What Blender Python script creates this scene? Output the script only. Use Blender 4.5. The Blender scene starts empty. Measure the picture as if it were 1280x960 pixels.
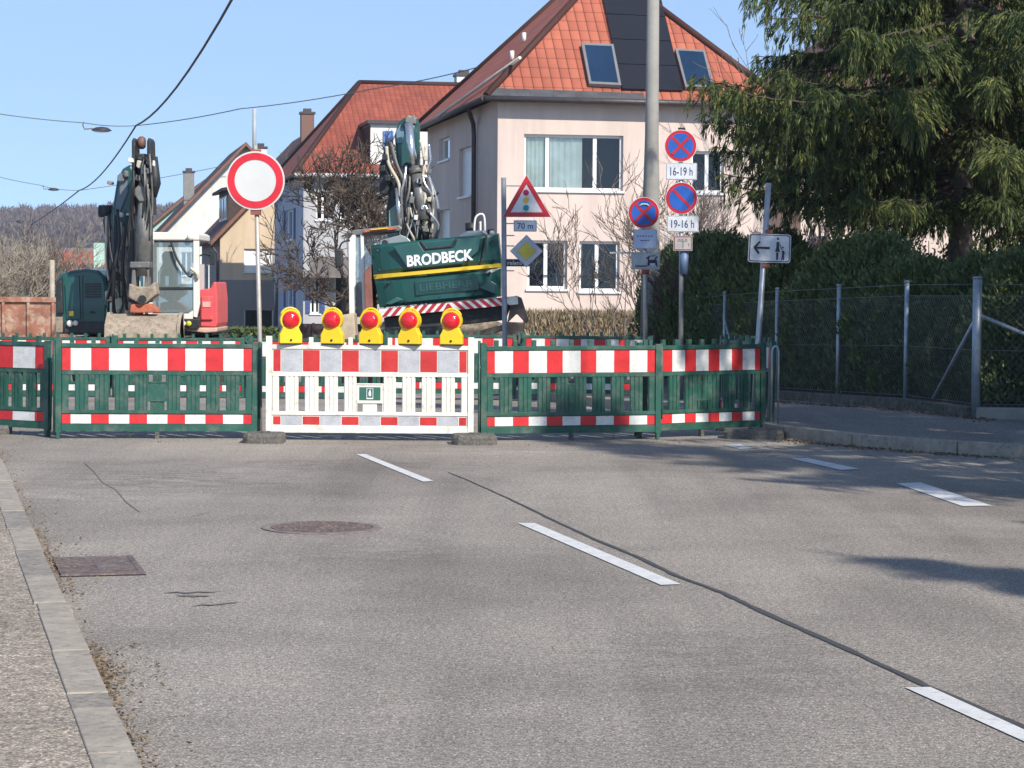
import bpy, math, random
import numpy as np
from mathutils import Vector, Matrix, noise
R=math.radians
sc=bpy.context.scene
COL=sc.collection
random.seed(7)
# ------------------------------------------------------------ camera
F=2880.0; TH=math.atan(130/2880); ROLL=R(0.4); CAMZ=1.6
CR=Matrix.Rotation(math.pi/2-TH,3,'X')@Matrix.Rotation(ROLL,3,'Z')
cd=bpy.data.cameras.new('camera'); cam=bpy.data.objects.new('camera',cd); COL.objects.link(cam)
cam.matrix_world=Matrix.Translation((0,0,CAMZ))@CR.to_4x4()
cd.sensor_width=36; cd.lens=F/1280*36; cd.clip_end=6000; cd.clip_start=0.1
sc.camera=cam
sc.render.resolution_x=1024; sc.render.resolution_y=768
def ray(px,py): return CR@Vector(((px-640)/F,(480-py)/F,-1))
def P(px,py,Y):
    d=ray(px,py); return Vector((0,0,CAMZ))+d*(Y/d.y)
def G(px,py,z=0):
    d=ray(px,py); return Vector((0,0,CAMZ))+d*((z-CAMZ)/d.z)
def gz(y):
    return 0.0 if y<27 else (-0.026*(y-27) if y<60 else -0.858)
def PX(px,Y): return P(px,350,Y).x
# ------------------------------------------------------------ materials
def srgb(r,g,b):
    f=lambda c:(c/255/12.92) if c/255<=.04045 else ((c/255+.055)/1.055)**2.4
    return (f(r),f(g),f(b))
class NT:
    def __init__(s,name):
        s.m=bpy.data.materials.new(name); s.m.use_nodes=True; s.t=s.m.node_tree
        s.b=s.t.nodes['Principled BSDF']; s.out=s.t.nodes['Material Output']
    def n(s,typ,**kw):
        nd=s.t.nodes.new(typ)
        for k,v in kw.items(): setattr(nd,k,v)
        return nd
    def l(s,a,b): s.t.links.new(a,b)
    def noise(s,vec,scale,detail=4,rough=.55,dist=0):
        n=s.n('ShaderNodeTexNoise'); n.inputs['Scale'].default_value=scale; n.inputs['Detail'].default_value=detail
        n.inputs['Roughness'].default_value=rough; n.inputs['Distortion'].default_value=dist
        if vec is not None: s.l(vec,n.inputs['Vector'])
        return n.outputs['Fac']
    def ramp(s,fac,stops):
        r=s.n('ShaderNodeValToRGB'); e=r.color_ramp.elements
        while len(e)<len(stops): e.new(.5)
        for i,(p,c) in enumerate(stops):
            e[i].position=p; e[i].color=(c[0],c[1],c[2],1) if not isinstance(c,(int,float)) else (c,c,c,1)
        s.l(fac,r.inputs[0]); return r.outputs[0]
    def mix(s,fac,a,b,mode='MIX'):
        m=s.n('ShaderNodeMix',data_type='RGBA',blend_type=mode)
        for i,v in ((0,fac),(6,a),(7,b)):
            if isinstance(v,(int,float)): m.inputs[i].default_value=v
            elif isinstance(v,(tuple,list)): m.inputs[i].default_value=(v[0],v[1],v[2],1)
            else: s.l(v,m.inputs[i])
        return m.outputs[2]
    def math(s,op,a,b=0):
        m=s.n('ShaderNodeMath',operation=op)
        for i,v in ((0,a),(1,b)):
            if isinstance(v,(int,float)): m.inputs[i].default_value=v
            else: s.l(v,m.inputs[i])
        return m.outputs[0]
    def bump(s,h,strength=.5,dist=.02):
        b=s.n('ShaderNodeBump'); b.inputs['Strength'].default_value=strength; b.inputs['Distance'].default_value=dist
        s.l(h,b.inputs['Height']); s.l(b.outputs[0],s.b.inputs['Normal'])
    def co(s,kind='Object',sc_=None):
        t=s.n('ShaderNodeTexCoord'); v=t.outputs[kind]
        if sc_:
            m=s.n('ShaderNodeMapping'); m.inputs['Scale'].default_value=sc_; s.l(v,m.inputs[0]); v=m.outputs[0]
        return v
MATS={}
def pm(name,col,rough=.6,var=.12,scale=3,bump=0,bs=40,metal=0,dirt=None,dirtamt=.0,spec=.5,coat=0):
    if name in MATS: return MATS[name]
    t=NT(name); v=t.co()
    f=t.noise(v,scale,6,.6)
    a=tuple(c*(1-var) for c in col); b=tuple(min(1,c*(1+var)) for c in col)
    c=t.ramp(f,[(.3,a),(.7,b)])
    if dirt:
        f2=t.noise(v,scale*2.7,8,.7,.4)
        m=t.ramp(f2,[(.62-dirtamt*.35,0),(.72-dirtamt*.2,1)])
        c=t.mix(t.math('MULTIPLY',m,min(1,.5+dirtamt)),c,dirt)
    t.l(c,t.b.inputs['Base Color'])
    r=t.ramp(t.noise(v,scale*5,4),[(.3,max(0,rough-.08)),(.7,min(1,rough+.08))]); t.l(r,t.b.inputs['Roughness'])
    t.b.inputs['Metallic'].default_value=metal; t.b.inputs['Specular IOR Level'].default_value=spec
    t.b.inputs['Coat Weight'].default_value=coat
    if bump: t.bump(t.noise(v,bs,6,.6),bump,.01)
    MATS[name]=t.m; return t.m
# ------------------------------------------------------------ mesh builder
class MB:
    def __init__(s): s.v=[]; s.f=[]; s.m=[]; s.uv={}; s.M=Matrix.Identity(4); s.sm=set()
    def pt(s,p): s.v.append(tuple(s.M@Vector(p))); return len(s.v)-1
    def face(s,idx,mat=0,uv=None,smooth=False):
        if uv: s.uv[len(s.f)]=uv
        if smooth: s.sm.add(len(s.f))
        s.f.append(tuple(idx)); s.m.append(mat)
    def poly(s,pts,mat=0,uv=None): s.face([s.pt(p) for p in pts],mat,uv)
    def hexa(s,p,mat=0):
        i=[s.pt(q) for q in p]
        for a in ((0,3,2,1),(4,5,6,7),(0,1,5,4),(1,2,6,5),(2,3,7,6),(3,0,4,7)): s.face([i[k] for k in a],mat)
    def box(s,x0,x1,y0,y1,z0,z1,mat=0):
        s.hexa([(x0,y0,z0),(x1,y0,z0),(x1,y1,z0),(x0,y1,z0),(x0,y0,z1),(x1,y0,z1),(x1,y1,z1),(x0,y1,z1)],mat)
    def prism(s,poly,y0,y1,mat=0,side=None):
        n=len(poly); a=[s.pt((p[0],y0,p[1])) for p in poly]; b=[s.pt((p[0],y1,p[1])) for p in poly]
        s.face(a,mat); s.face(b[::-1],mat)
        for i in range(n):
            j=(i+1)%n; s.face([a[j],a[i],b[i],b[j]],mat if side is None else side)
    def prismx(s,poly,x0,x1,mat=0):   # poly in (y,z)
        n=len(poly); a=[s.pt((x0,p[0],p[1])) for p in poly]; b=[s.pt((x1,p[0],p[1])) for p in poly]
        s.face(a,mat); s.face(b[::-1],mat)
        for i in range(n):
            j=(i+1)%n; s.face([a[j],a[i],b[i],b[j]],mat)
    def prismz(s,poly,z0,z1,mat=0):
        n=len(poly); a=[s.pt((p[0],p[1],z0)) for p in poly]; b=[s.pt((p[0],p[1],z1)) for p in poly]
        s.face(a[::-1],mat); s.face(b,mat)
        for i in range(n):
            j=(i+1)%n; s.face([a[i],a[j],b[j],b[i]],mat)
    def disc(s,cx,cz,y0,y1,r,n=32,mat=0): s.prism([(cx+r*math.cos(2*math.pi*k/n),cz+r*math.sin(2*math.pi*k/n)) for k in range(n)],y0,y1,mat)
    def ring(s,cx,cz,y0,y1,r0,r1,n=40,mat=0):
        L=[]
        for k in range(n):
            a=2*math.pi*k/n; c,q=math.cos(a),math.sin(a)
            L.append([s.pt((cx+r*c,y,cz+r*q)) for r,y in ((r0,y0),(r1,y0),(r1,y1),(r0,y1))])
        for k in range(n):
            a,b=L[k],L[(k+1)%n]
            for e in range(4): g=(e+1)%4; s.face([a[e],a[g],b[g],b[e]],mat)
    def tube(s,pts,r,n=8,mat=0,cap=True,smooth=True):
        pts=[Vector(p) for p in pts]; m=len(pts); rs=r if isinstance(r,(list,tuple)) else [r]*m
        prev=None; up=None
        for i,p in enumerate(pts):
            d=(pts[min(i+1,m-1)]-pts[max(i-1,0)])
            if d.length<1e-9: d=Vector((0,0,1))
            d.normalize()
            if up is None: up=Vector((0,0,1)) if abs(d.z)<.9 else Vector((1,0,0))
            x=d.cross(up)
            if x.length<1e-6: x=d.cross(Vector((0,1,0)))
            x.normalize(); y=x.cross(d); up=y
            c=[s.pt(p+(x*math.cos(2*math.pi*k/n)+y*math.sin(2*math.pi*k/n))*rs[i]) for k in range(n)]
            if prev:
                for k in range(n): s.face([prev[k],prev[(k+1)%n],c[(k+1)%n],c[k]],mat,smooth=smooth)
            elif cap: s.face(c[::-1],mat)
            prev=c
        if cap: s.face(prev,mat)
    def lathe(s,prof,c=(0,0,0),axis='Z',n=24,mat=0,smooth=True):
        prev=None
        for r,h in prof:
            ring=[]
            for k in range(n):
                a=2*math.pi*k/n; u,w=r*math.cos(a),r*math.sin(a)
                p=(u,w,h) if axis=='Z' else ((u,h,w) if axis=='Y' else (h,u,w))
                ring.append(s.pt((c[0]+p[0],c[1]+p[1],c[2]+p[2])))
            if prev:
                for k in range(n): s.face([prev[k],prev[(k+1)%n],ring[(k+1)%n],ring[k]],mat,smooth=smooth)
            else: s.face(ring[::-1],mat)
            prev=ring
        s.face(prev,mat)
    def text(s,txt,w,h,cx,cz,y,depth=.002,mat=0,off=0.0,shear=0,rot=0):
        cu=bpy.data.curves.new('t','FONT'); cu.body=txt; cu.extrude=.01; cu.offset=off; cu.shear=shear; cu.resolution_u=3
        o=bpy.data.objects.new('t',cu); COL.objects.link(o)
        dg=bpy.context.evaluated_depsgraph_get(); me=o.evaluated_get(dg).to_mesh()
        vs=[v.co.copy() for v in me.vertices]; fs=[tuple(p.vertices) for p in me.polygons]
        o.evaluated_get(dg).to_mesh_clear(); bpy.data.objects.remove(o); bpy.data.curves.remove(cu)
        x0=min(v.x for v in vs); x1=max(v.x for v in vs); y0=min(v.y for v in vs); y1=max(v.y for v in vs)
        cr,srr=math.cos(rot),math.sin(rot)
        ids=[]
        for v in vs:
            a=((v.x-x0)/(x1-x0)-.5)*w; b=((v.y-y0)/(y1-y0)-.5)*h
            ids.append(s.pt((cx+a*cr-b*srr, y-(depth if v.z>0 else 0), cz+a*srr+b*cr)))
        for f in fs: s.face([ids[k] for k in f],mat)
    def build(s,name,mats,parent=None,loc=None,rotz=0,bevel=0,smooth=False,split=False):
        if split:
            par=list(range(len(s.v)))
            def fd(a):
                while par[a]!=a: par[a]=par[par[a]]; a=par[a]
                return a
            for f in s.f:
                for k in f[1:]: par[fd(k)]=fd(f[0])
            g={}
            for i,f in enumerate(s.f): g.setdefault(fd(f[0]),[]).append(i)
            r=None
            for ids in g.values():
                m=MB(); mp={}
                for i in ids:
                    q=[]
                    for k in s.f[i]:
                        if k not in mp: mp[k]=len(m.v); m.v.append(s.v[k])
                        q.append(mp[k])
                    if i in s.sm: m.sm.add(len(m.f))
                    m.f.append(tuple(q)); m.m.append(s.m[i])
                r=m.build(name,mats,parent,loc,rotz,bevel,smooth)
            return r
        me=bpy.data.meshes.new(name); me.from_pydata(s.v,[],s.f)
        if not isinstance(mats,(list,tuple)): mats=[mats]
        for m in mats: me.materials.append(m)
        me.polygons.foreach_set('material_index',s.m)
        if s.sm or smooth: me.polygons.foreach_set('use_smooth',[smooth or (i in s.sm) for i in range(len(s.f))])
        if s.uv:
            u=me.uv_layers.new(name='UVMap')
            for fi,uv in s.uv.items():
                for k,li in enumerate(me.polygons[fi].loop_indices): u.data[li].uv=uv[k]
        o=bpy.data.objects.new(name,me); COL.objects.link(o)
        if parent: o.parent=parent
        if loc is not None: o.location=loc
        o.rotation_euler.z=rotz
        if bevel:
            b=o.modifiers.new('bevel','BEVEL'); b.width=bevel; b.segments=2; b.limit_method='ANGLE'; b.angle_limit=R(40)
        return o
def tag(o,label=None,cat=None,group=None,kind=None):
    if label: o['label']=label
    if cat: o['category']=cat
    if group: o['group']=group
    if kind: o['kind']=kind
    return o
def thing(name,label,cat,loc=(0,0,0),rotz=0,group=None):
    o=bpy.data.objects.new(name,None); COL.objects.link(o); o.location=loc; o.rotation_euler=(0,0,rotz); o.empty_display_size=.2
    o['label']=label; o['category']=cat
    if group: o['group']=group
    return o
def dup(root,loc,rotz=0,label=None,group=None,scale=None,cat=None):
    def cp(o,par):
        c=o.copy(); COL.objects.link(c)
        if par: c.parent=par
        for ch in o.children: cp(ch,c)
        return c
    r=cp(root,None); r.location=loc; r.rotation_euler=(0,0,rotz)
    if label: r['label']=label
    if group: r['group']=group
    if scale: r.scale=scale
    return r
def leafmesh(name,C,D,L,W,mat,parent=None,loc=None,seed=0):
    """diamond leaves: centre, direction, length, width"""
    rng=np.random.default_rng(seed); N=len(C); C=np.asarray(C,float); D=np.asarray(D,float)
    D/= (np.linalg.norm(D,axis=1,keepdims=True)+1e-9)
    Rn=rng.normal(size=(N,3)); S=np.cross(D,Rn); S/=(np.linalg.norm(S,axis=1,keepdims=True)+1e-9)
    L=np.broadcast_to(L,(N,))[:,None]; W=np.broadcast_to(W,(N,))[:,None]
    V=np.empty((N,4,3)); V[:,0]=C-D*L*.5; V[:,1]=C+S*W*.5-D*L*.05; V[:,2]=C+D*L*.5; V[:,3]=C-S*W*.5-D*L*.05
    me=bpy.data.meshes.new(name); me.vertices.add(N*4); me.vertices.foreach_set('co',V.ravel())
    me.loops.add(N*4); me.loops.foreach_set('vertex_index',np.arange(N*4,dtype=np.int32))
    me.polygons.add(N); me.polygons.foreach_set('loop_start',np.arange(0,N*4,4,dtype=np.int32)); me.polygons.foreach_set('loop_total',np.full(N,4,dtype=np.int32))
    me.materials.append(mat); me.update(calc_edges=True); me.validate()
    o=bpy.data.objects.new(name,me); COL.objects.link(o)
    if parent: o.parent=parent
    if loc is not None: o.location=loc
    return o
def leafmat(name,stops,rough=.7,trans=.25,cl=1.2):
    t=NT(name); g=t.n('ShaderNodeNewGeometry'); v=t.co()
    f=t.math('ADD',t.math('MULTIPLY',g.outputs['Random Per Island'],.5),t.math('MULTIPLY',t.noise(v,cl,3),.55))
    c=t.ramp(f,stops); t.l(c,t.b.inputs['Base Color']); t.b.inputs['Roughness'].default_value=rough
    t.b.inputs['Specular IOR Level'].default_value=.25
    tr=t.n('ShaderNodeBsdfTranslucent'); t.l(c,tr.inputs[0]); mx=t.n('ShaderNodeMixShader'); mx.inputs[0].default_value=trans
    t.l(t.b.outputs[0],mx.inputs[1]); t.l(tr.outputs[0],mx.inputs[2]); t.l(mx.outputs[0],t.out.inputs[0])
    return t.m
# ------------------------------------------------------------ world and sun
SUN_EL=38.0; SUN_H=Vector((0.57,-0.82,0)).normalized()
w=bpy.data.worlds.new("World"); sc.world=w; w.use_nodes=True; wt=w.node_tree
bg=wt.nodes['Background']; sky=wt.nodes.new('ShaderNodeTexSky'); sky.sky_type='NISHITA'; sky.sun_disc=False
sky.sun_elevation=R(SUN_EL); sky.sun_rotation=math.atan2(SUN_H.x,SUN_H.y); sky.air_density=1.0; sky.dust_density=.3; sky.ozone_density=2.2; sky.altitude=300
tc=wt.nodes.new('ShaderNodeTexCoord'); va=wt.nodes.new('ShaderNodeVectorMath'); va.operation='ADD'; va.inputs[1].default_value=(0,0,.16)
vn=wt.nodes.new('ShaderNodeVectorMath'); vn.operation='NORMALIZE'
wt.links.new(tc.outputs['Generated'],va.inputs[0]); wt.links.new(va.outputs[0],vn.inputs[0]); wt.links.new(vn.outputs[0],sky.inputs[0])
wt.links.new(sky.outputs[0],bg.inputs[0]); bg.inputs[1].default_value=.15
sl=bpy.data.lights.new('sun','SUN'); sl.energy=4.3; sl.angle=R(.5); sl.color=(1,.93,.84)
so=bpy.data.objects.new('sun',sl); COL.objects.link(so)
sd=Vector((SUN_H.x*math.cos(R(SUN_EL)),SUN_H.y*math.cos(R(SUN_EL)),math.sin(R(SUN_EL))))
so.rotation_euler=sd.to_track_quat('Z','Y').to_euler(); so.location=(10,-10,20)
sc.view_settings.view_transform='Standard'; sc.view_settings.look='None'; sc.view_settings.gamma=1; sc.view_settings.exposure=.55
sc.view_settings.use_curve_mapping=False
# ------------------------------------------------------------ ground surfaces
def asphalt(name,base,seam=1.0,fine=105,tint=(1,.97,.93),patch=.5,worn=False):
    t=NT(name); v=t.co()
    n1=t.noise(v,fine,3,.7); n2=t.noise(v,fine*.33,3,.7); n3=t.noise(v,5,5,.6); n4=t.noise(v,.45,4,.6,.6)
    c0=tuple(base*k for k in tint)
    sp=t.ramp(n1,[(.34,.30),(.46,.85),(.55,1.0),(.66,2.3)])
    sp2=t.ramp(n2,[(.3,.6),(.5,1.0),(.7,1.5)])
    c=t.mix(1,c0,sp,'MULTIPLY'); c=t.mix(1,c,sp2,'MULTIPLY')
    c=t.mix(1,c,t.ramp(n3,[(.3,.93),(.7,1.07)]),'MULTIPLY')
    c=t.mix(1,c,t.ramp(n4,[(.3,1-.28*patch),(.5,1.0),(.7,1+.22*patch)]),'MULTIPLY')
    # wheel-polish streaks along the road
    m=t.n('ShaderNodeMapping'); m.inputs['Rotation'].default_value=(0,0,R(-14.5)); m.inputs['Scale'].default_value=(1.1,.06,1); t.l(v,m.inputs[0])
    n5=t.noise(m.outputs[0],1.0,4,.6); c=t.mix(1,c,t.ramp(n5,[(.3,.76),(.5,1.0),(.7,1.13)]),'MULTIPLY')
    if worn:
        for (px,py,rx,ry,nsc,lo,hi) in ((-2.7,18.2,1.5,1.5,3.0,.60,1.0),(-3.1,17.0,1.3,1.2,1.6,1.0,1.22),(-1.6,19.9,2.4,1.0,4.0,.72,1.0),(0,21.8,5.5,.9,2.2,1.0,1.20),(.9,9.6,1.0,1.6,2.4,.80,1.0),(-.9,13.4,.9,1.0,3.5,.80,1.0)):
            mp=t.n('ShaderNodeMapping'); mp.inputs['Location'].default_value=(-px/rx,-py/ry,0); mp.inputs['Scale'].default_value=(1/rx,1/ry,0); t.l(v,mp.inputs[0])
            ln=t.n('ShaderNodeVectorMath',operation='LENGTH'); t.l(mp.outputs[0],ln.inputs[0]); mk=t.ramp(ln.outputs['Value'],[(.25,1),(1,0)])
            m2=t.n('ShaderNodeMapping'); m2.inputs['Scale'].default_value=(1,2.6,1); m2.inputs['Rotation'].default_value=(0,0,R(12)); t.l(v,m2.inputs[0])
            st=t.ramp(t.noise(m2.outputs[0],nsc,9,.68,.9),[(.42,lo if lo<1 else hi),(.56,1.0)]); c=t.mix(1,c,t.mix(mk,(1,1,1),st),'MULTIPLY')
    t.l(c,t.b.inputs['Base Color']); t.b.inputs['Roughness'].default_value=.88; t.b.inputs['Specular IOR Level'].default_value=.3
    h=t.math('ADD',n1,t.math('MULTIPLY',n2,1.5)); t.bump(h,.55,.006)
    return t.m
M_ASPH=asphalt('asphalt',.252,tint=(1,.895,.765),patch=.85,worn=True)
M_PAVE=asphalt('pavement_gravel_asphalt',.27,fine=70,tint=(1,.86,.68))
M_PAVR=asphalt('pavement_right',.22,tint=(1,.90,.80))
M_EARTH=pm('earth_grass',(.07,.075,.04),.95,.4,.6,.8,8,dirt=(.09,.065,.04),dirtamt=.6)
M_PAINT=pm('road_paint',(.60,.60,.58),.7,.08,6,.6,110,dirt=(.32,.30,.28),dirtamt=.24)
M_GRAN=pm('granite_kerb',(.32,.28,.225),.8,.2,9,.5,60,dirt=(.15,.14,.12),dirtamt=.3)
M_GRAN2=pm('granite_kerb_dark',(.26,.23,.19),.8,.25,11,.5,60,dirt=(.12,.115,.10),dirtamt=.4)
M_TAR=pm('tar',(.055,.053,.05),.7,.3,30)
KX=lambda y:-1.245-.2585*(y-7.55)      # left kerb, road side
def strip(name,rows,z,mat,kind='structure'):
    mb=MB(); pr=None
    for y,xl,xr in rows:
        c=[mb.pt((xl,y,gz(y)+z)),mb.pt((xr,y,gz(y)+z))]
        if pr: mb.face([pr[0],pr[1],c[1],c[0]])
        pr=c
    o=mb.build(name,mat); tag(o,kind=kind); return o
# terrain to the horizon
mb=MB(); ys=[-40,0,27,60,150,400,700,820,2600]; xs=[-1500,-200,-40,0,40,200,1500]
zz=lambda x,y:(gz(y)-.03) if y<=150 else (-.96 if y<=400 else (2 if y<=700 else (9 if y<=820 else 16)))
idx=[[mb.pt((x,y,zz(x,y))) for x in xs] for y in ys]
for j in range(len(ys)-1):
    for i in range(len(xs)-1): mb.face([idx[j][i],idx[j][i+1],idx[j+1][i+1],idx[j+1][i]])
tag(mb.build('ground',M_EARTH),kind='structure')
# right kerb curve (outer road edge)
RK=[(30,15.2),(14,18.6),(9,19.8),(6.6,20.35),(4.66,20.95),(3.7,21.9),(3.05,22.8),(2.72,23.6),(2.45,24.8),(1.95,27),(1.15,31),(-.1,36.5),(-5.6,60),(-28,150)]
def rkx(y):
    p=sorted(RK,key=lambda q:q[1])
    if y<=p[0][1]: return 40
    for a,b in zip(p,p[1:]):
        if a[1]<=y<=b[1]: return a[0]+(b[0]-a[0])*(y-a[1])/(b[1]-a[1])
    return p[-1][0]
rows=[(y,KX(y),40) for y in (-12,0,8,15.0)]+[(q[1],KX(q[1]),q[0]) for q in sorted(RK,key=lambda q:q[1])]
rows=sorted(rows)
strip('road',rows,0,M_ASPH)
LP=[(y,KX(y)-30,KX(y)-.15) for y in (-12,0,10,27,60,150)]
strip('pavement_left',LP,.056,M_PAVE)
# right pavement raised
PR=sorted([q for q in RK if q[1]<70],key=lambda q:q[1])
mb=MB(); pr=None
for x,y in PR:
    c=[mb.pt((x+.12,y+.04,gz(y)+.11)),mb.pt((max(x+16,36),y+.04+ (0 if y>20 else 0),gz(y)+.11))]
    if pr: mb.face([pr[0],pr[1],c[1],c[0]])
    pr=c
tag(mb.build('pavement_right',M_PAVR),kind='structure')
def kerb(name,pts,width,z0,z1,stone,gap,mats,seed,side=1):
    rnd=random.Random(seed); mb=MB(); pts=[Vector((p[0],p[1],0)) for p in pts]
    L=[0]
    for a,b in zip(pts,pts[1:]): L.append(L[-1]+(b-a).length)
    def at(s):
        for i in range(len(pts)-1):
            if s<=L[i+1]+1e-6:
                t=(s-L[i])/(L[i+1]-L[i]); return pts[i].lerp(pts[i+1],t)
        return pts[-1]
    s=0
    while s<L[-1]-.05:
        l=stone*rnd.choice((.3,.8,1,1,1.15)) ; e=min(s+l,L[-1]); a=at(s+gap/2); b=at(e-gap/2)
        if (b-a).length<.05: break
        d=(b-a).normalized(); n=Vector((d.y,-d.x,0))*side; j=rnd.uniform(-.008,.008); jz=rnd.uniform(-.002,.003)
        q=[a+n*j,b+n*j,b+n*(width+j),a+n*(width+j)]; ch=.003
        lo=[(p.x,p.y,gz(p.y)+z0) for p in q]
        md=[(p.x,p.y,gz(p.y)+z1-ch+jz) for p in q]
        qi=[q[0]+n*ch+d*ch,q[1]+n*ch-d*ch,q[2]-n*ch-d*ch,q[3]-n*ch+d*ch]
        hi=[(p.x,p.y,gz(p.y)+z1+jz) for p in qi]; m=rnd.choice((0,0,1))
        I=[mb.pt(p) for p in lo+md+hi]
        def af(q): mb.face(q if side<0 else q[::-1],m)
        for k in range(4):
            kk=(k+1)%4; af([I[k],I[kk],I[4+kk],I[4+k]][::-1]); af([I[4+k],I[4+kk],I[8+kk],I[8+k]][::-1])
        af([I[8],I[9],I[10],I[11]][::-1])
        s=e
    return tag(mb.build(name,mats),kind='structure')
kerb('kerb_left',[(KX(y),y) for y in (2,27,60,100)],.15,-.1,.062,1.0,.010,[M_GRAN,M_GRAN2],3,side=-1)
kerb('kerb_right',[(p[0],p[1]) for p in RK if p[1]<62],.13,-.1,.125,1.0,.014,[M_GRAN,M_GRAN2],5,side=1)
# painted dashes and tar seam (real marks, lying on the road)
def marks(name,pxs,z,mat):
    mb=MB()
    for q in pxs: mb.poly([tuple(G(a,b,z)) for a,b in q])
    return tag(mb.build(name,mat),kind='structure')
marks('centre_line_marking',[[(445,567.5),(457,567.5),(542,601),(529,602)],[(647,653.5),(668,653.5),(851,730),(826,731)],
      [(1131,859),(1163,858.5),(1400,966),(1372,968)]],.005,M_PAINT)
marks('edge_line_marking',[[(988,573),(1010,572.5),(1075,586),(1052,587.5)],[(1120,604),(1151,603),(1240,632),(1203,632.5)],[(905,556),(925,555.5),(945,560),(925,561)]],.005,M_PAINT)
seam=[(560,590),(585,600),(634,622),(700,654),(744,674),(800,697),(847,720),(905,741),(950,763),(1053,808),(1156,856),(1280,908),(1420,965)]
mb=MB(); pr=None; rnd=random.Random(2)
fine=[]
for a,b in zip(seam,seam[1:]):
    for k in range(8): t=k/8; fine.append((a[0]+(b[0]-a[0])*t,a[1]+(b[1]-a[1])*t))
for i,(x,y) in enumerate(fine):
    p=G(x,y,.004); wd=(.005+.015*min(1,i/50))*rnd.uniform(.75,1.2); n=Vector((.96,.25,0)); j=rnd.uniform(-.003,.003)
    c=[mb.pt(p-n*(wd-j)),mb.pt(p+n*(wd+j))]
    if pr: mb.face([pr[0],pr[1],c[1],c[0]])
    pr=c
tag(mb.build('tar_seam',M_TAR),kind='structure')
# left longitudinal crack, tar
mb=MB(); pr=None
for i,(x,y) in enumerate([(105,578),(118,590),(128,603),(145,612),(158,628),(175,640)]):
    p=G(x,y,.004); c=[mb.pt(p-Vector((.003,0,0))),mb.pt(p+Vector((.005,0,0)))]
    if pr: mb.face([pr[0],pr[1],c[1],c[0]])
    pr=c
tag(mb.build('road_crack',pm('crack_fill',(.14,.135,.125),.8,.3,20)),kind='structure')
mb=MB(); rnd=random.Random(9)
for (ax,ay,bx,by,wd) in [(205,741,275,739,.012),(222,744,262,745,.016),(240,757,300,753,.012),(235,646,262,640,.008)]:
    pr=None
    for k in range(9):
        t=k/8; p=G(ax+(bx-ax)*t,ay+(by-ay)*t+rnd.uniform(-.8,.8),.0045); w_=wd*math.sin(math.pi*(.08+.84*t))*rnd.uniform(.7,1.3)
        c=[mb.pt(p-Vector((0,w_*2,0))),mb.pt(p+Vector((0,w_*2,0)))]
        if pr: mb.face([pr[0],pr[1],c[1],c[0]])
        pr=c
tag(mb.build('road_stain',pm('stain',(.15,.145,.14),.85,.3,20)),kind='structure')
# drain grate
M_IRON=pm('rusty_iron',(.11,.085,.078),.75,.35,14,.5,80,metal=.1,dirt=(.26,.20,.17),dirtamt=.4)
a=G(72,722,.0); b=G(180,697,.0)
gx0,gx1,gy0,gy1=a.x+.0,G(178,709).x,a.y,b.y
gm=(G(72,709)+G(173,709))/2
root=thing('drain_grate','rusty rectangular iron drain grate set in the road beside the left kerb','drain',(gm.x,gm.y,.0),math.atan(.2585))
W2,D2=.225,.40
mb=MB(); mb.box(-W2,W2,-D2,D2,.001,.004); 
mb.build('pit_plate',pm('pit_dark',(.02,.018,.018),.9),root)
mb=MB(); f=.035
mb.box(-W2,W2,-D2,-D2+f,.005,.014); mb.box(-W2,W2,D2-f,D2,.005,.014); mb.box(-W2,-W2+f,-D2+f,D2-f,.005,.014); mb.box(W2-f,W2,-D2+f,D2-f,.005,.014)
mb.build('frame',M_IRON,root,bevel=.002)
mb=MB()
for k in range(9):
    y=-D2+f+.02+k*(2*D2-2*f-.04)/8.5; mb.box(-W2+f,W2-f,y,y+.06,.005,.012)
mb.box(-.015,.015,-D2+f,D2-f,.0055,.013)
mb.build('bar_grid',M_IRON,root)
# manhole
c=G(402,660); root=thing('manhole_cover','round ribbed iron manhole cover in the middle of the lane','manhole cover',(c.x,c.y,.0))
mb=MB(); 
def flat_ring(mb,r0,r1,z0,z1,n=48):
    L=[]
    for k in range(n):
        a=2*math.pi*k/n; L.append([mb.pt((r*math.cos(a),r*math.sin(a),z)) for r,z in ((r0,z0),(r0,z1),(r1,z1),(r1,z0))])
    for k in range(n):
        p,q=L[k],L[(k+1)%n]
        for e in range(4): g=(e+1)%4; mb.face([p[e],q[e],q[g],p[g]])
flat_ring(mb,.33,.385,.001,.007); mb.build('frame',pm('manhole_concrete',(.20,.165,.145),.85,.35,14,.8,50),root)
mb=MB(); mb.prismz([(.322*math.cos(2*math.pi*k/40),.322*math.sin(2*math.pi*k/40)) for k in range(40)],.001,.008)
for k in range(-6,7):
    for j in range(-6,7):
        x,y=k*.048+(.024 if j%2 else 0),j*.045
        if x*x+y*y<.085: mb.box(x-.015,x+.015,y-.012,y+.012,.0082,.016)
mb.build('lid',M_IRON,root)
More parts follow.
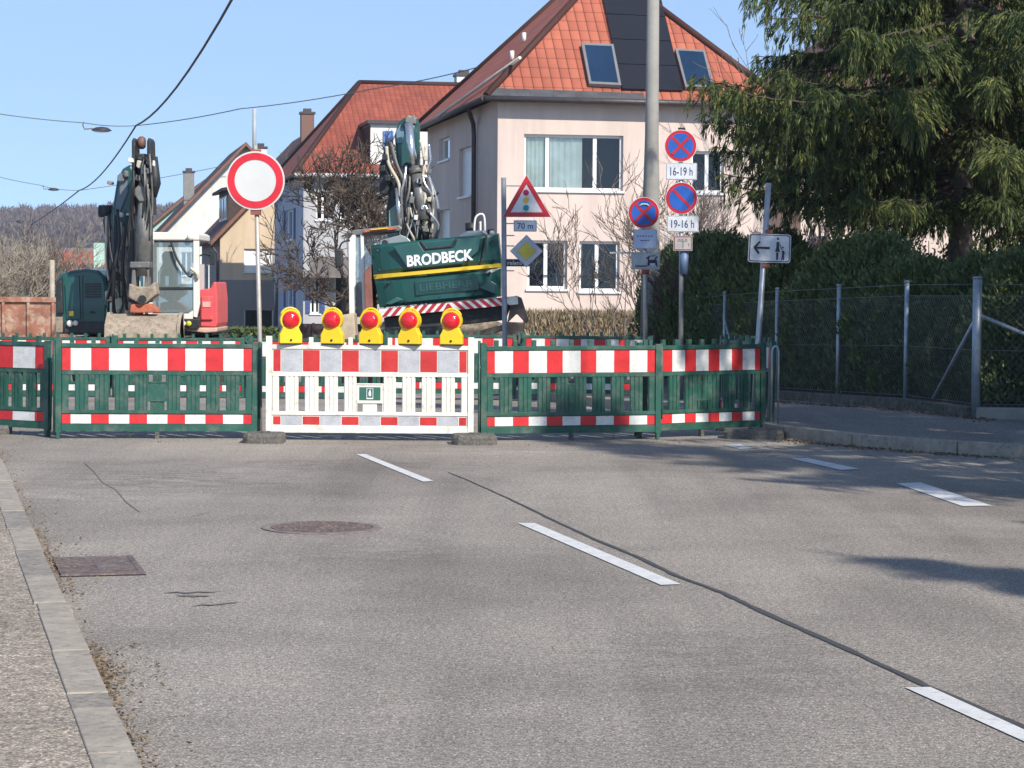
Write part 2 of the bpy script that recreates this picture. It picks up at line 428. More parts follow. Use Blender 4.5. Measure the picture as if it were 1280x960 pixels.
# ------------------------------------------------------------ debris (uncountable)
def scatter_leaves(name,n,fn,mat,lo=.02,hi=.05,seed=1):
    rnd=random.Random(seed); C=[];D=[];L=[]
    for i in range(n):
        x,y,z=fn(rnd); C.append((x,y,z+rnd.uniform(.004,.018))); D.append((rnd.uniform(-1,1),rnd.uniform(-1,1),rnd.uniform(-.25,.25))); L.append(rnd.uniform(lo,hi))
    L=np.array(L); o=leafmesh(name,C,D,L,L*.4,mat,seed=seed); return tag(o,kind='stuff')
M_DLEAF=leafmat('dry_leaf',[(.2,(.08,.055,.038)),(.6,(.19,.14,.09)),(.95,(.32,.26,.18))],.8,.1,3)
def fk(rnd):
    y=rnd.choice((rnd.uniform(6,22),rnd.uniform(6.5,10),rnd.uniform(11.5,14.5),rnd.gauss(9.3,.3))); return (KX(y)+abs(rnd.gauss(0.0,.05)) if rnd.random()<.85 else KX(y)+rnd.uniform(0,.3),y,0)
tag(scatter_leaves('dry_leaves',3000,fk,M_DLEAF,.005,.028,1),'dry leaf litter along the left kerb','leaf litter')
def fr(rnd):
    if rnd.random()<.45:
        y=rnd.uniform(20.4,25.5); x=rkx(y)-abs(rnd.gauss(0,.12)) if y>20.95 else rkx(y); return (min(x,7),y-abs(rnd.gauss(0,.05)),0)
    t=rnd.random(); return (3.3+1.9*t+rnd.uniform(-.1,.1)+0,30.5-5.3*t-abs(rnd.gauss(0,.25)),gz(30.5-5.3*t)+.11)
tag(scatter_leaves('fallen_leaves',2600,fr,M_DLEAF,.02,.06,2),'brown fallen leaves along the right kerb and fence wall','leaf litter')
def fs(rnd):
    y=rnd.uniform(22,26); return (rnd.uniform(-5.5,3.5),y,gz(y))
tag(scatter_leaves('road_grit',700,fs,M_DLEAF,.01,.03,3),'scattered grit and leaf bits under the barriers','grit')
# ------------------------------------------------------------ barriers
M_GREEN=pm('green_plastic',(.012,.080,.055),.5,.28,2.2,.15,30,dirt=(.085,.12,.095),dirtamt=.38,coat=.05)
M_WHITE=pm('cream_plastic',(.72,.70,.61),.5,.05,4,.1,30,dirt=(.45,.42,.33),dirtamt=.22)
def foil(name,col):
    t=NT(name); v=t.co(); vo=t.n('ShaderNodeTexVoronoi'); vo.inputs['Scale'].default_value=90; t.l(v,vo.inputs[0])
    c=t.mix(1,col,t.ramp(vo.outputs['Distance'],[(0,1.12),(.8,.86)]),'MULTIPLY'); c=t.mix(1,c,t.ramp(t.noise(v,6,6,.7),[(.28,.72),(.6,1.05)]),'MULTIPLY')
    t.l(c,t.b.inputs['Base Color']); t.b.inputs['Roughness'].default_value=.38; return t.m
M_RED=foil('foil_red',(.62,.028,.03)); M_FW=foil('foil_white',(.72,.72,.68)); M_FG=foil('foil_grey',(.46,.47,.49)); M_FR2=foil('foil_red_dull',(.55,.035,.03))
M_RUB=pm('recycled_rubber',(.085,.08,.07),.9,.35,12,.9,40,dirt=(.16,.15,.13),dirtamt=.5)
M_GALV=pm('galvanised_steel',(.42,.43,.43),.45,.15,10,.1,60,metal=.6)
M_GPAINT=pm('grey_painted_steel',(.36,.37,.37),.55,.1,8)
def barrier(label,white=False,loc=(0,0,0),rotz=0,group=None,W=2.03,lid=False):
    root=thing('barrier',label,'barrier',loc,rotz,group)
    t=.02; cm=M_WHITE if white else M_GREEN; nub=4 if white else 9; h=W/2
    mb=MB()
    B=lambda x0,x1,z0,z1,d=t:mb.box(x0-h,x1-h,-d,d,z0,z1)
    B(.06,W-.06,.905,.945,.024); B(.06,W-.06,.67,.905,.011); B(.06,W-.06,.635,.67,.022)
    B(.06,W-.06,.25,.285,.022); B(.06,W-.06,.14,.25,.011); B(.06,W-.06,.075,.14,.024)
    # slats between slots
    slots=[(.127,.189),(.32,.382),(.518,.58),(.711,.773)]; slots=slots+[(W-b,W-a) for a,b in slots[::-1]]
    x=.06
    segs=[]
    for a,b in slots[:4]: segs.append((x,a)); x=b
    segs.append((x,.895)); x=W-.895
    for a,b in slots[4:]: segs.append((x,a)); x=b
    segs.append((x,W-.06))
    for a,b in segs:
        B(a,b,.285,.635,.010)
        n=3 if b-a>.1 else 1; q=(b-a)/n
        for k in range(n): 
            mb.box(a+k*q+.006-h,a+(k+1)*q-.006-h,-.018,-.0102,.285,.635); mb.box(a+k*q+.006-h,a+(k+1)*q-.006-h,.0102,.018,.285,.635)
    B(.895,W-.895,.37,.567,.014); 
    cx=(W)/2; B(cx-.07,cx+.07,.285,.37,.010)
    mb.box(.895-h,.905-h,-.017,-.0142,.285,.567); mb.box(W-.905-h,W-.895-h,-.017,-.0142,.285,.567)
    # raised border of the centre plate
    for a,b,c,d in ((.905,W-.905,.555,.567),(.905,W-.905,.37,.382)): mb.box(a-h,b-h,-.022,-.0142,c,d)
    for k in range(nub):
        x=(.445+.39*k) if white else (.16+k*(W-.32)/(nub-1)); mb.box(x-.021-h,x+.021-h,-.02,.02,.946,1.005 if not white else 1.02)
    # end posts
    mb.box(-h,-h+.058,-.028,.028,.06,.98 if not white else 1.03); mb.box(h-.058,h,-.028,.028,.06,.96 if not white else 1.03)
    mb.build('frame',cm,root,bevel=.003)
    mb=MB()
    for sx in (-h+.03,h-.03) if not white else (-h+.03,h-.03):
        mb.box(sx-.016,sx+.016,-.03,.03,0,.072)
    mb.build('foot_post',cm,root,split=True)
    if not white:
        mb=MB(); mb.tube([(-h-.012,0,.03),(-h-.012,0,1.0)],.014,8); mb.tube([(h+.012,0,.2),(h+.012,0,.97)],.012,8); mb.build('coupling_rod',cm,root,split=True)
        mb=MB(); mb.box(-.02,.02,-.025,.025,0,.07); mb.build('leg',M_RUB if not lid else M_GALV,root)
    # reflective stripes
    def stripes(nm,z0,z1,x0,x1,white_):
        m=MB(); u=(x1-x0)/10.0; x=x0; 
        for k in range(11):
            w_=u*.5*(.9) if k in (0,10) else u*(1.07 if k%2 else .94)
            w_*= (x1-x0)/(u*(.9+ 5*1.07+4*.94))
            g=.008 if (white_ and k%2==0) else .0
            m.box(x-h+g,x+w_-h-g,-.0145,-.0112,z0+(g*.6),z1-(g*.6),0 if k%2==0 else 1)
            m.box(x-h+g,x+w_-h-g,.0112,.0145,z0+(g*.6),z1-(g*.6),0 if k%2==0 else 1)
            x+=w_
        m.build(nm,[M_FR2 if white_ else M_RED,M_FG if white_ else M_FW],root)
    stripes('reflective_board',.678,.897,.065,W-.065,white); stripes('reflective_strip',.15,.24,.065,W-.065,white)
    if white:
        mb=MB(); mb.box(-.105,.105,-.0165,-.0142,.40,.53); mb.build('emblem_plate',pm('plate_green',(.03,.13,.09),.5),root)
        mb=MB(); y0,y1=-.0195,-.0166
        mb.box(-.033,.033,y0,y1,.412,.424); mb.box(-.033,-.028,y0,y1,.424,.52); mb.box(.028,.033,y0,y1,.424,.52); mb.box(-.028,.028,y0,y1,.516,.52)
        mb.prism([(-.014,.455),(-.004,.44),(.008,.44),(.014,.455),(.012,.478),(.006,.495),(.008,.512),(-.004,.498),(-.012,.478)],y0,y1)
        mb.build('emblem',pm('emblem_white',(.75,.78,.76),.5),root)
    return root
def edgeb(pl,pr_,label,white=False,group=None,lid=False,z=0):
    """barrier between two ground points (x,y)"""
    a=Vector(pl); b=Vector(pr_); c=(a+b)/2; ang=math.atan2(b.y-a.y,b.x-a.x)
    r=barrier(label,white,(c.x,c.y,gz(c.y)+z),ang,group,W=(b-a).length-.03); r.rotation_euler.y=R(random.uniform(-.35,.35)); r.rotation_euler.x=R(random.uniform(-1.5,1.5)); return r
FG_='striped barriers of the front row'
def bp(px,Y): return (PX(px,Y),Y)
edgeb(bp(-196,24.6),bp(63,23.0),'green striped barrier cut off by the left edge of the picture',group=FG_)
edgeb(bp(67,22.75),bp(325,22.95),'green striped barrier left of the cream one, below the left excavator',group=FG_)
edgeb(bp(331,22.8),bp(595,22.8),'cream white striped barrier with green emblem plate carrying five warning lamps',True,group=FG_)
edgeb(bp(600,22.85),bp(829,23.25),'green striped barrier directly right of the cream one',group=FG_)
edgeb((PX(800,22.75)-.0,23.35),(PX(958,24.2),24.15),'shaded green striped barrier turned back at the right end of the row',group=FG_)
edgeb((PX(901,26.4),26.4),(PX(967,24.35),24.35),'green barrier seen nearly edge on, running back towards the fence',group=FG_)
for i in range(5):
    x0=PX(-30,34.2)+i*2.02
    edgeb((x0,34.3-.05*i),(x0+1.98,34.35-.05*i),'green striped barrier of the rear row seen through the front barriers',group='striped barriers of the rear row',z=.02 if i>=3 else -.05)
# hook handle at the right end
mb=MB(); p=P(965,440,24.15); mb.tube([(0,0,-.75),(0,0,.0),(.012,0,.05),(.035,0,.062),(.058,0,.05),(.07,0,0),(.07,0,-.75)],.012,6)
tag(mb.build('hooked_rod',M_GALV,loc=p),'galvanised hooked rod standing at the right end of the front barriers','rod')
# foot blocks
def foot(px,Y,rz,label,w_=.39,d_=.42):
    root=thing('ballast_block',label,'foot block',(PX(px,Y),Y,gz(Y)),rz,'rubber foot blocks of the barriers')
    mb=MB(); a,b=w_/2,d_/2; c=.05
    lo=[(-a+c,-b),(a-c,-b),(a,-b+c),(a,b-c),(a-c,b),(-a+c,b),(-a,b-c),(-a,-b+c)]
    hi=[(x*.93,y*.93) for x,y in lo]
    L=[mb.pt((x,y,0)) for x,y in lo]; M_=[mb.pt((x,y,.065)) for x,y in lo]; H=[mb.pt((x,y,.095)) for x,y in hi]
    for k in range(8):
        j=(k+1)%8; mb.face([L[k],L[j],M_[j],M_[k]]); mb.face([M_[k],M_[j],H[j],H[k]])
    mb.face(H)
    mb.build('block',M_RUB,root,bevel=.008)
    mb=MB(); mb.box(-.05,.05,-.04,.04,.0955,.11); mb.build('socket',M_RUB,root)
    return root
foot(331,22.45,0,'rubber foot block under the left end of the cream barrier')
foot(594,22.45,R(4),'greenish rubber foot block under the right end of the cream barrier',.43)
foot(944,23.55,R(-6),'long dark rubber foot block at the right end of the front row',.62)
foot(-6,23.4,R(6),'rubber foot block at the left edge of the picture',.3)
# ------------------------------------------------------------ warning lamps
M_YEL=pm('yellow_plastic',(.80,.53,.015),.4,.06,6)
M_AMB=pm('amber_ring',(.75,.33,.02),.35,.1,6)
def lensmat():
    t=NT('red_lens'); v=t.co(); wv=t.n('ShaderNodeTexVoronoi'); wv.inputs['Scale'].default_value=70; t.l(v,wv.inputs[0])
    t.b.inputs['Base Color'].default_value=(.62,.012,.02,1); t.b.inputs['Roughness'].default_value=.12; t.b.inputs['Coat Weight'].default_value=.6
    t.bump(wv.outputs['Distance'],.35,.006); return t.m
M_LENS=lensmat(); M_BLK=pm('black_plastic',(.012,.012,.013),.5)
lamp0=None
lamp_lbl=['leftmost of the five red warning lamps on the cream barrier','second from left of the five red warning lamps on the cream barrier','middle one of the five red warning lamps on the cream barrier','second from right of the five red warning lamps on the cream barrier','rightmost of the five red warning lamps on the cream barrier']
for i,px in enumerate((363,416,464,513,565)):
    loc=(PX(px,22.8),22.8,.947); rz=R(random.uniform(-20,20))
    if lamp0 is None:
        lamp0=root=thing('warning_lamp',lamp_lbl[0],'warning lamp',loc,rz,'red warning lamps on the cream barrier')
        mb=MB(); mb.prism([(-.112,.012),(.112,.012),(.112,.10),(.088,.145),(.078,.175),(-.078,.175),(-.088,.145),(-.112,.10)],-.05,.05); mb.build('battery_box',M_YEL,root,bevel=.008)
        mb=MB(); mb.box(-.106,.106,-.045,.045,0,.0115); mb.build('base',M_BLK,root)
        mb=MB(); mb.ring(0,.245,-.045,.045,.088,.104,36); 
        mb.tube([(.104*math.cos(a),0,.252+.112*math.sin(a)) for a in [R(25+k*13) for k in range(11)]],.010,6); mb.build('lens_ring',[M_YEL],root)
        mb=MB(); mb.lathe([(.087,-.03),(.084,-.055),(.07,-.078),(.045,-.092),(.02,-.098),(.003,-.1)],(0,0,.245),'Y',32)
        mb.build('lens',M_LENS,root)
        mb=MB(); mb.lathe([(.087,.03),(.084,.055),(.07,.078),(.045,.092),(.003,.1)],(0,0,.245),'Y',32); mb.build('lens',M_LENS,root)
        mb=MB(); mb.disc(0,.045,-.056,-.0505,.012,12); mb.build('lock',M_BLK,root)
    else: dup(lamp0,loc,rz,lamp_lbl[i])
# ------------------------------------------------------------ signs
M_SW=foil('sign_white',(.62,.64,.66)); M_SR=foil('sign_red',(.50,.012,.02)); M_SB=foil('sign_blue',(.015,.10,.42)); M_SK=pm('sign_black',(.012,.014,.03),.5)
M_SY=foil('sign_yellow',(.62,.50,.03)); M_SGR=pm('sign_grey_back',(.30,.32,.34),.5,.1,5,metal=.3); M_RBAND=pm('clamp_red',(.35,.03,.02),.6)
def rrect(x0,x1,z0,z1,r,n=4):
    o=[]
    for cx,cz,a0 in ((x1-r,z0+r,-90),(x1-r,z1-r,0),(x0+r,z1-r,90),(x0+r,z0+r,180)):
        for k in range(n+1): a=R(a0+90*k/n); o.append((cx+r*math.cos(a),cz+r*math.sin(a)))
    return o
def post(root,pts,r,mat=M_GALV,name='post'):
    mb=MB(); mb.tube(pts,r,12); mb.build(name,mat,root)
# round prohibition sign
Y=23.15; c=P(320,226,Y); top=P(318,136,Y); g=gz(Y); k=Y/F
root=thing('round_sign','round white sign with red ring on a pole between the left barriers','traffic sign',(c.x,Y,g))
post(root,[(P(325,430,Y).x-c.x,.0,.0),(P(325,430,Y).x-c.x,.0,P(0,430,Y).z-g),(P(319,180,Y).x-c.x,.0,P(0,180,Y).z-g)],.023,pm('pole_tan',(.42,.38,.33),.5,.15,9,metal=.3))
mb=MB(); mb.tube([(top.x-c.x,.0,P(0,200,Y).z-g),(top.x-c.x,.0,top.z-g)],.02,10); mb.build('pole_extension',M_GPAINT,root)
mb=MB(); cz=c.z-g; mb.disc(0,cz,-.052,-.044,.293,64); mb.build('sign_face',pm('round_white',(.56,.57,.55),.45,.05,3),root)
mb=MB(); mb.ring(0,cz,-.057,-.0525,.208,.277,64); mb.build('red_ring',foil('ring_red',(.66,.02,.035)),root)
mb=MB(); mb.box(-.05,.05,-.043,.03,cz+.26,cz+.31); mb.box(-.05,.05,-.043,.03,cz-.34,cz-.285); mb.build('clamp',pm('clamp_brown',(.25,.08,.05),.6),root,split=True)
def plate(root,name,x0,x1,z0,z1,y,mat=M_SW,edge=M_SK,b=.008,r=.02):
    mb=MB(); mb.prism(rrect(x0,x1,z0,z1,r),y,y+.004,0); q=b*.8; mb.prism(rrect(x0+q,x1-q,z0+q,z1-q,r*.8),y-.0025,y-.0005,1); q=b*2
    mb.prism(rrect(x0+q,x1-q,z0+q,z1-q,r*.6),y-.005,y-.003,0); return mb.build(name,[mat,edge],root)
# triangle sign with lights, post at 629
Y=30.0; g=gz(Y); bx=PX(631,Y)
root=thing('triangular_sign','pole with red triangle traffic light warning, 70 m plate and yellow diamond sign','traffic sign',(bx,Y,g))
L=lambda px,py:(P(px,py,Y).x-bx,P(px,py,Y).z-g)
t0=L(629.5,222); post(root,[(L(632,500)[0],0,0),(L(631,430)[0],0,L(0,430)[1]),(t0[0],0,t0[1])],.033,pm('dark_galv',(.27,.28,.30),.5,.15,9,metal=.4))
A,B_,C_=L(658,218.5),L(689,271.5),L(628,271.5)
cx,cz=(A[0]+B_[0]+C_[0])/3,(A[1]+B_[1]+C_[1])/3
def tri(s): return [(cx+(p[0]-cx)*s,cz+(p[1]-cz)*s) for p in (C_,B_,A)]
mb=MB(); mb.prism(tri(1.0),-.05,-.045); mb.build('sign_face',M_SW,root,bevel=.0)
mb=MB(); 
o1,o2=tri(.98),tri(.66)
for i in range(3):
    j=(i+1)%3; mb.prism([o1[i],o1[j],o2[j],o2[i]],-.054,-.0505)
mb.build('red_border',M_SR,root)
mb=MB()
for (px,py),m in zip(((657.5,241),(657.5,250.5),(657.5,260)),(0,1,2)): q=L(px,py); mb.disc(q[0],q[1],-.0545,-.051,.039,20,m)
mb.build('traffic_light_symbol',[pm('sym_red',(.35,.01,.05),.5),pm('sym_amber',(.7,.42,.05),.5),pm('sym_green',(.01,.25,.25),.5)],root)
mb=MB()
for py in (228,275,290,303,322,334): 
    q=L(0,py)[1]; mb.box(-.05,L(662 if py in(228,) else (645 if py>270 else 660),0)[0],-.02,-.008,q-.008,q+.008)
mb.build('bracket',M_SGR,root,split=True)
a,b=L(642,289.5),L(671,275.5); plate(root,'distance_plate',a[0],b[0],a[1],b[1],-.04,M_SW,M_SGR,.006,.012)
mb=MB(); mb.text('70 m',(b[0]-a[0])*.68,(b[1]-a[1])*.52,(a[0]+b[0])/2,(a[1]+b[1])/2,-.0455,.0015,0,.012); mb.build('lettering',pm('sign_ink',(.03,.05,.14),.5),root)
def dia(px,py,r): q=L(px,py); r=r*Y/F; return [(q[0],q[1]-r),(q[0]+r,q[1]),(q[0],q[1]+r),(q[0]-r,q[1])]
mb=MB(); mb.prism(dia(658,314,20.5),-.062,-.057,1); mb.prism(dia(658,314,19.3),-.0655,-.0625,0); mb.prism(dia(658,314,12.2),-.069,-.066,1); mb.prism(dia(658,314,11.4),-.0725,-.0695,2)
mb.build('priority_diamond',[foil('dia_grey',(.45,.47,.52)),M_SGR,M_SY],root)
a,b=L(633,333),L(662,324); mb=MB(); mb.box(a[0],b[0],-.035,-.03,a[1],b[1]); mb.build('street_name_plate',pm('name_plate_dark',(.02,.02,.03),.5),root)
mb=MB(); a2=L(634,333); b2=L(653,324); mb.text('relens',(b2[0]-a2[0])*.95,(b2[1]-a2[1])*.62,(a2[0]+b2[0])/2,(a2[1]+b2[1])/2,-.036,.0015,0,.01); mb.build('lettering',M_SW,root)
# no-stopping posts
def nostop(root,c,r,full=True,y=-.05,tape=False):
    x,z=c; mb=MB(); mb.disc(x,z,y,y+.004,r,48,0); mb.disc(x,z,y-.003,y-.0005,r*.965,48,1); mb.disc(x,z,y-.006,y-.0035,r*.78,48,2)
    s=r*.76; wd=r*.085
    def bar(a):
        dx,dz=math.cos(a),math.sin(a); nx,nz=-dz*wd,dx*wd
        return [(x-dx*s-nx,z-dz*s-nz),(x+dx*s-nx,z+dz*s-nz),(x+dx*s+nx,z+dz*s+nz),(x-dx*s+nx,z-dz*s+nz)]
    mb.prism(bar(R(-45)),y-.009,y-.0065,1)
    if full: mb.prism(bar(R(45)),y-.012,y-.0095,1)
    o=mb.build('no_stopping_disc' if full else 'no_parking_disc',[M_SW,M_SR,M_SB],root)
    if tape:
        mb=MB(); mb.tube([(x-r*.3,y-.014,z+r*.42),(x-r*.1,y-.014,z+r*.55),(x+r*.2,y-.014,z+r*.53),(x+r*.32,y-.014,z+r*.42)],.012,5); mb.build('tape_strip',M_SW,root)
Y=31.0; g=gz(Y)+.11; bx=PX(854,Y); k=Y/F
root=thing('parking_sign','tall pole with two round blue signs, plates 16-19 h and 19-16 h','traffic sign',(bx,Y,g))
L=lambda px,py:(P(px,py,Y).x-bx,P(px,py,Y).z-g)
post(root,[(L(856,0)[0],0,0),(L(855,0)[0],0,L(0,312)[1]),(L(852,0)[0],0,L(0,161)[1])],.031,M_GALV)
mb=MB(); a=L(855,312); b=L(855,343); mb.tube([(a[0],0,b[1]),(a[0],0,a[1])],.062,14); mb.build('bin_collar',pm('blue_grey',(.10,.15,.25),.5),root)
nostop(root,L(850.5,182.5),20*k); nostop(root,L(851.5,248),20*k,False)
INK=pm('sign_ink',(.03,.05,.14))
for (x0,y0,x1,y1,tx) in ((832,204,871,225,'16-19 h'),(833,270,873,290,'19-16 h')):
    a,b=L(x0,y1),L(x1,y0); plate(root,'hours_plate',a[0],b[0],a[1],b[1],-.045,M_SW,M_SGR,.006,.012)
    mb=MB(); mb.text(tx,(b[0]-a[0])*.72,(b[1]-a[1])*.50,(a[0]+b[0])/2,(a[1]+b[1])/2,-.0505,.0015,0,.012); mb.build('lettering',INK,root)
a,b=L(841,313.5),L(865,295); plate(root,'small_plate',a[0],b[0],a[1],b[1],-.09,foil('plate_dirty',(.42,.38,.36)),pm('edge_rust',(.2,.06,.05),.6),.01,.012)
mb=MB(); cx,cz=(a[0]+b[0])/2,(a[1]+b[1])/2; y0=-.0975
mb.box(cx-.075,cx+.06,y0,y0+.002,cz+.025,cz+.035); mb.box(cx-.006,cx+.006,y0,y0+.002,cz-.07,cz+.025); mb.box(cx+.075,cx+.085,y0,y0+.002,cz-.04,cz)
for dx in (-.06,-.02,.03): mb.box(cx+dx,cx+dx+.022,y0,y0+.002,cz+.042,cz+.058)
mb.build('faded_symbol',pm('faded_ink',(.14,.15,.15),.6),root)
mb=MB()
for py in (161.5,): q=L(852,py); mb.box(q[0]-.045,q[0]+.045,-.04,.035,q[1]-.02,q[1]+.02)
mb.build('clamp',M_BLK,root)
Y=33.0; g=gz(Y)+.11; bx=PX(808,Y); k=Y/F
root=thing('tow_away_sign','lower pole with round blue no stopping sign, paper notice and tow truck plate','traffic sign',(bx,Y,g))
L=lambda px,py:(P(px,py,Y).x-bx,P(px,py,Y).z-g)
post(root,[(L(811,0)[0],0,0),(L(810,0)[0],0,L(0,340)[1]),(L(805,0)[0],0,L(0,250)[1])],.034,M_GALV)
nostop(root,L(804.5,266),19.5*k,tape=True)
a,b=L(791.5,311),L(821,287); plate(root,'paper_notice',a[0],b[0],a[1],b[1],-.06,pm('paper_blue',(.50,.56,.72),.6,.06,9),M_SGR,.004,.006)
mb=MB(); cx,cz=(a[0]+b[0])/2,(a[1]+b[1])/2; y0=-.0665; rnd=random.Random(4)
for row,(wd,n) in enumerate(((.24,6),(.14,4))):
    x=cx-wd/2
    for q in range(n):
        l=wd/n*rnd.uniform(.45,.8); mb.box(x,x+l,y0,y0+.001,cz+.035-row*.062,cz+.05-row*.062); x+=wd/n
mb.build('handwriting',INK,root)
a,b=L(789,336.5),L(825,316); plate(root,'tow_plate',a[0],b[0],a[1],b[1],-.05,foil('plate_grey',(.42,.46,.48)),M_SGR,.006,.012)
mb=MB(); q=lambda px,py:L(px,py); y0=-.0575
def pp(pts,y=y0,m=0): mb.prism([q(*p) for p in pts],y,y+.002,m)
pp([(794,333.4),(808,333.4),(808,331.8),(794,331.8)]); pp([(808,333.0),(813,331),(813,328),(811,328)])
pp([(809,332),(821.5,331),(820.5,324.5),(809.5,325)],y0-.0025); pp([(807,322.5),(811,325.5),(812,320),(811,320)][::-1]); 
pp([(810,320.8),(819,320.2),(819,319.2),(810,319.8)][::1]); pp([(818,325.5),(822.5,321),(820,320.5),(818,323)])
pp([(812,331.7),(818.5,331.4),(818.5,329),(812,329.2)],y0-.005,1); pp([(820,333.5),(821.5,333.5),(821.5,330.5),(820,330.5)])
mb.build('tow_symbol',[M_SK,M_SW],root)
mb=MB(); s=L(800,316.2); e=L(762,314.5); mb.box(e[0],s[0],-.03,-.018,s[1]-.012,s[1]+.012); mb.build('bracket',M_SGR,root,split=True)
mb=MB(); s=L(806,340); mb.tube([(s[0]+.01,0,s[1]-.03),(s[0]+.01,0,s[1]+.03)],.05,12); mb.build('clamp',pm('clamp_red',(.35,.03,.02),.6),root)
# pedestrian arrow sign
Y=24.75; g=gz(Y); bx=PX(957,Y)
root=thing('pedestrian_sign','leaning pole with white sign showing black left arrow and adult with child','traffic sign',(bx,Y,g))
L=lambda px,py:(P(px,py,Y).x-bx,P(px,py,Y).z-g)
post(root,[(L(947,0)[0],0,0.02),(L(951.5,0)[0],0,L(0,445)[1]),(L(963.5,0)[0],0,L(0,222)[1])],.030,M_GALV)
mb=MB(); tl,tr,br,bl=L(936,291.5),L(988.5,293.5),L(987,329),L(934,327.5)
def bil(u,v):
    x=(tl[0]*(1-u)+tr[0]*u)*(1-v)+(bl[0]*(1-u)+br[0]*u)*v; z=(tl[1]*(1-u)+tr[1]*u)*(1-v)+(bl[1]*(1-u)+br[1]*u)*v; return (x,z)
def bq(pts): return [bil(*p) for p in pts]
def rr(m,r=.05): return [bil(u,1-v) for u,v in rrect(m,1-m,m*1.4,1-m*1.4,r)]
mb.prism(rr(0,.08),-.05,-.044,0); mb.prism(rr(.022,.07),-.0535,-.0505,1); mb.prism(rr(.042,.06),-.057,-.054,0); mb.build('sign_face',[M_SW,M_SK],root)
mb=MB(); y0,y1=-.0605,-.0575
mb.prism(bq([(.12,.49),(.22,.46),(.50,.455),(.50,.535),(.22,.53)]),y0,y1); mb.prism(bq([(.115,.47),(.245,.26),(.275,.30),(.175,.49)]),y0-.003,y0-.0005); mb.prism(bq([(.115,.49),(.175,.48),(.27,.68),(.23,.71)]),y0-.003,y0-.0005)
mb.build('arrow_symbol',M_SK,root)
mb=MB()
def bd(u,v,r):
    c=bil(u,v); mb.disc(c[0],c[1],y0,y1,r,16)
bd(.685,.16,.0125); mb.prism(bq([(.655,.27),(.715,.27),(.725,.47),(.745,.62),(.63,.62),(.655,.45)]),y0,y1); mb.prism(bq([(.655,.64),(.712,.64),(.705,.9),(.665,.9)]),y0,y1)
mb.prism(bq([(.722,.29),(.735,.32),(.80,.55),(.785,.57),(.735,.40)]),y0,y1)
bd(.81,.46,.010); mb.prism(bq([(.792,.58),(.84,.56),(.845,.72),(.85,.9),(.825,.9),(.817,.78),(.805,.9),(.785,.9),(.797,.72)]),y0,y1); mb.prism(bq([(.842,.60),(.875,.68),(.865,.70),(.845,.65)]),y0,y1)
mb.build('adult_and_child_symbol',M_SK,root)
mb=MB()
for (px,py) in ((961,289.5),(957,332)): c=L(px,py); mb.box(c[0]-.04,c[0]+.04,-.042,.033,c[1]-.02,c[1]+.02)
mb.build('clamp',pm('clamp_brown',(.25,.08,.05),.6),root,split=True)
# ------------------------------------------------------------ houses
def render_mat(name,col,var=.05):
    t=NT(name); v=t.co(); m=t.n('ShaderNodeMapping'); m.inputs['Scale'].default_value=(2.2,2.2,.25); t.l(v,m.inputs[0])
    a=t.ramp(t.noise(v,.5,5,.6),[(.3,.90),(.7,1.05)]); b=t.ramp(t.noise(m.outputs[0],1.0,5,.65),[(.34,.86),(.55,1.0)])
    c=t.mix(1,col,a,'MULTIPLY'); c=t.mix(1,c,b,'MULTIPLY'); t.l(c,t.b.inputs['Base Color']); t.b.inputs['Roughness'].default_value=.92
    t.bump(t.noise(v,60,5,.7),.6,.015); return t.m
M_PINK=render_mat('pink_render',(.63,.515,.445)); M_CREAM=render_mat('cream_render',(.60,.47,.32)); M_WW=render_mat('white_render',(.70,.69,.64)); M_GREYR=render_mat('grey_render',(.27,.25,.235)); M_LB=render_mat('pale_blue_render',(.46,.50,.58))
M_MINT=render_mat('mint_render',(.42,.62,.52)); M_TAN=render_mat('tan_render',(.52,.42,.34))
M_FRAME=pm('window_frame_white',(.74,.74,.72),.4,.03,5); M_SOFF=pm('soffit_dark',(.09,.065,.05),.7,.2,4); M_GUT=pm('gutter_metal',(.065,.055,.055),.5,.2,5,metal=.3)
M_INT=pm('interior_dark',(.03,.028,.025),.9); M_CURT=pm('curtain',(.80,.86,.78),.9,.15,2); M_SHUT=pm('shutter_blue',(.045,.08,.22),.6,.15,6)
def glassmat():
    t=NT('window_glass'); tr=t.n('ShaderNodeBsdfTransparent'); tr.inputs[0].default_value=(.90,.94,.93,1); gl=t.n('ShaderNodeBsdfGlossy'); gl.inputs['Roughness'].default_value=.03; gl.inputs[0].default_value=(.9,.95,1,1)
    fr=t.n('ShaderNodeFresnel'); fr.inputs[0].default_value=1.6
    m=t.n('ShaderNodeMixShader'); t.l(t.math('ADD',t.math('MULTIPLY',fr.outputs[0],.8),.0),m.inputs[0]); t.l(tr.outputs[0],m.inputs[1]); t.l(gl.outputs[0],m.inputs[2]); t.l(m.outputs[0],t.out.inputs[0]); return t.m
M_GLASS=glassmat()
def glassmat2():
    m=M_GLASS.copy(); m.name='windshield_glass'
    for n in m.node_tree.nodes:
        if n.type=='MATH' and n.operation=='ADD': n.inputs[1].default_value=.10
    nt=m.node_tree; out=[n for n in nt.nodes if n.type=='OUTPUT_MATERIAL'][0]; src=out.inputs[0].links[0].from_socket
    d=nt.nodes.new('ShaderNodeBsdfDiffuse'); d.inputs[0].default_value=(.42,.50,.50,1); mx=nt.nodes.new('ShaderNodeMixShader'); mx.inputs[0].default_value=.22
    nt.links.new(src,mx.inputs[1]); nt.links.new(d.outputs[0],mx.inputs[2]); nt.links.new(mx.outputs[0],out.inputs[0])
    return m
M_WSH=glassmat2()
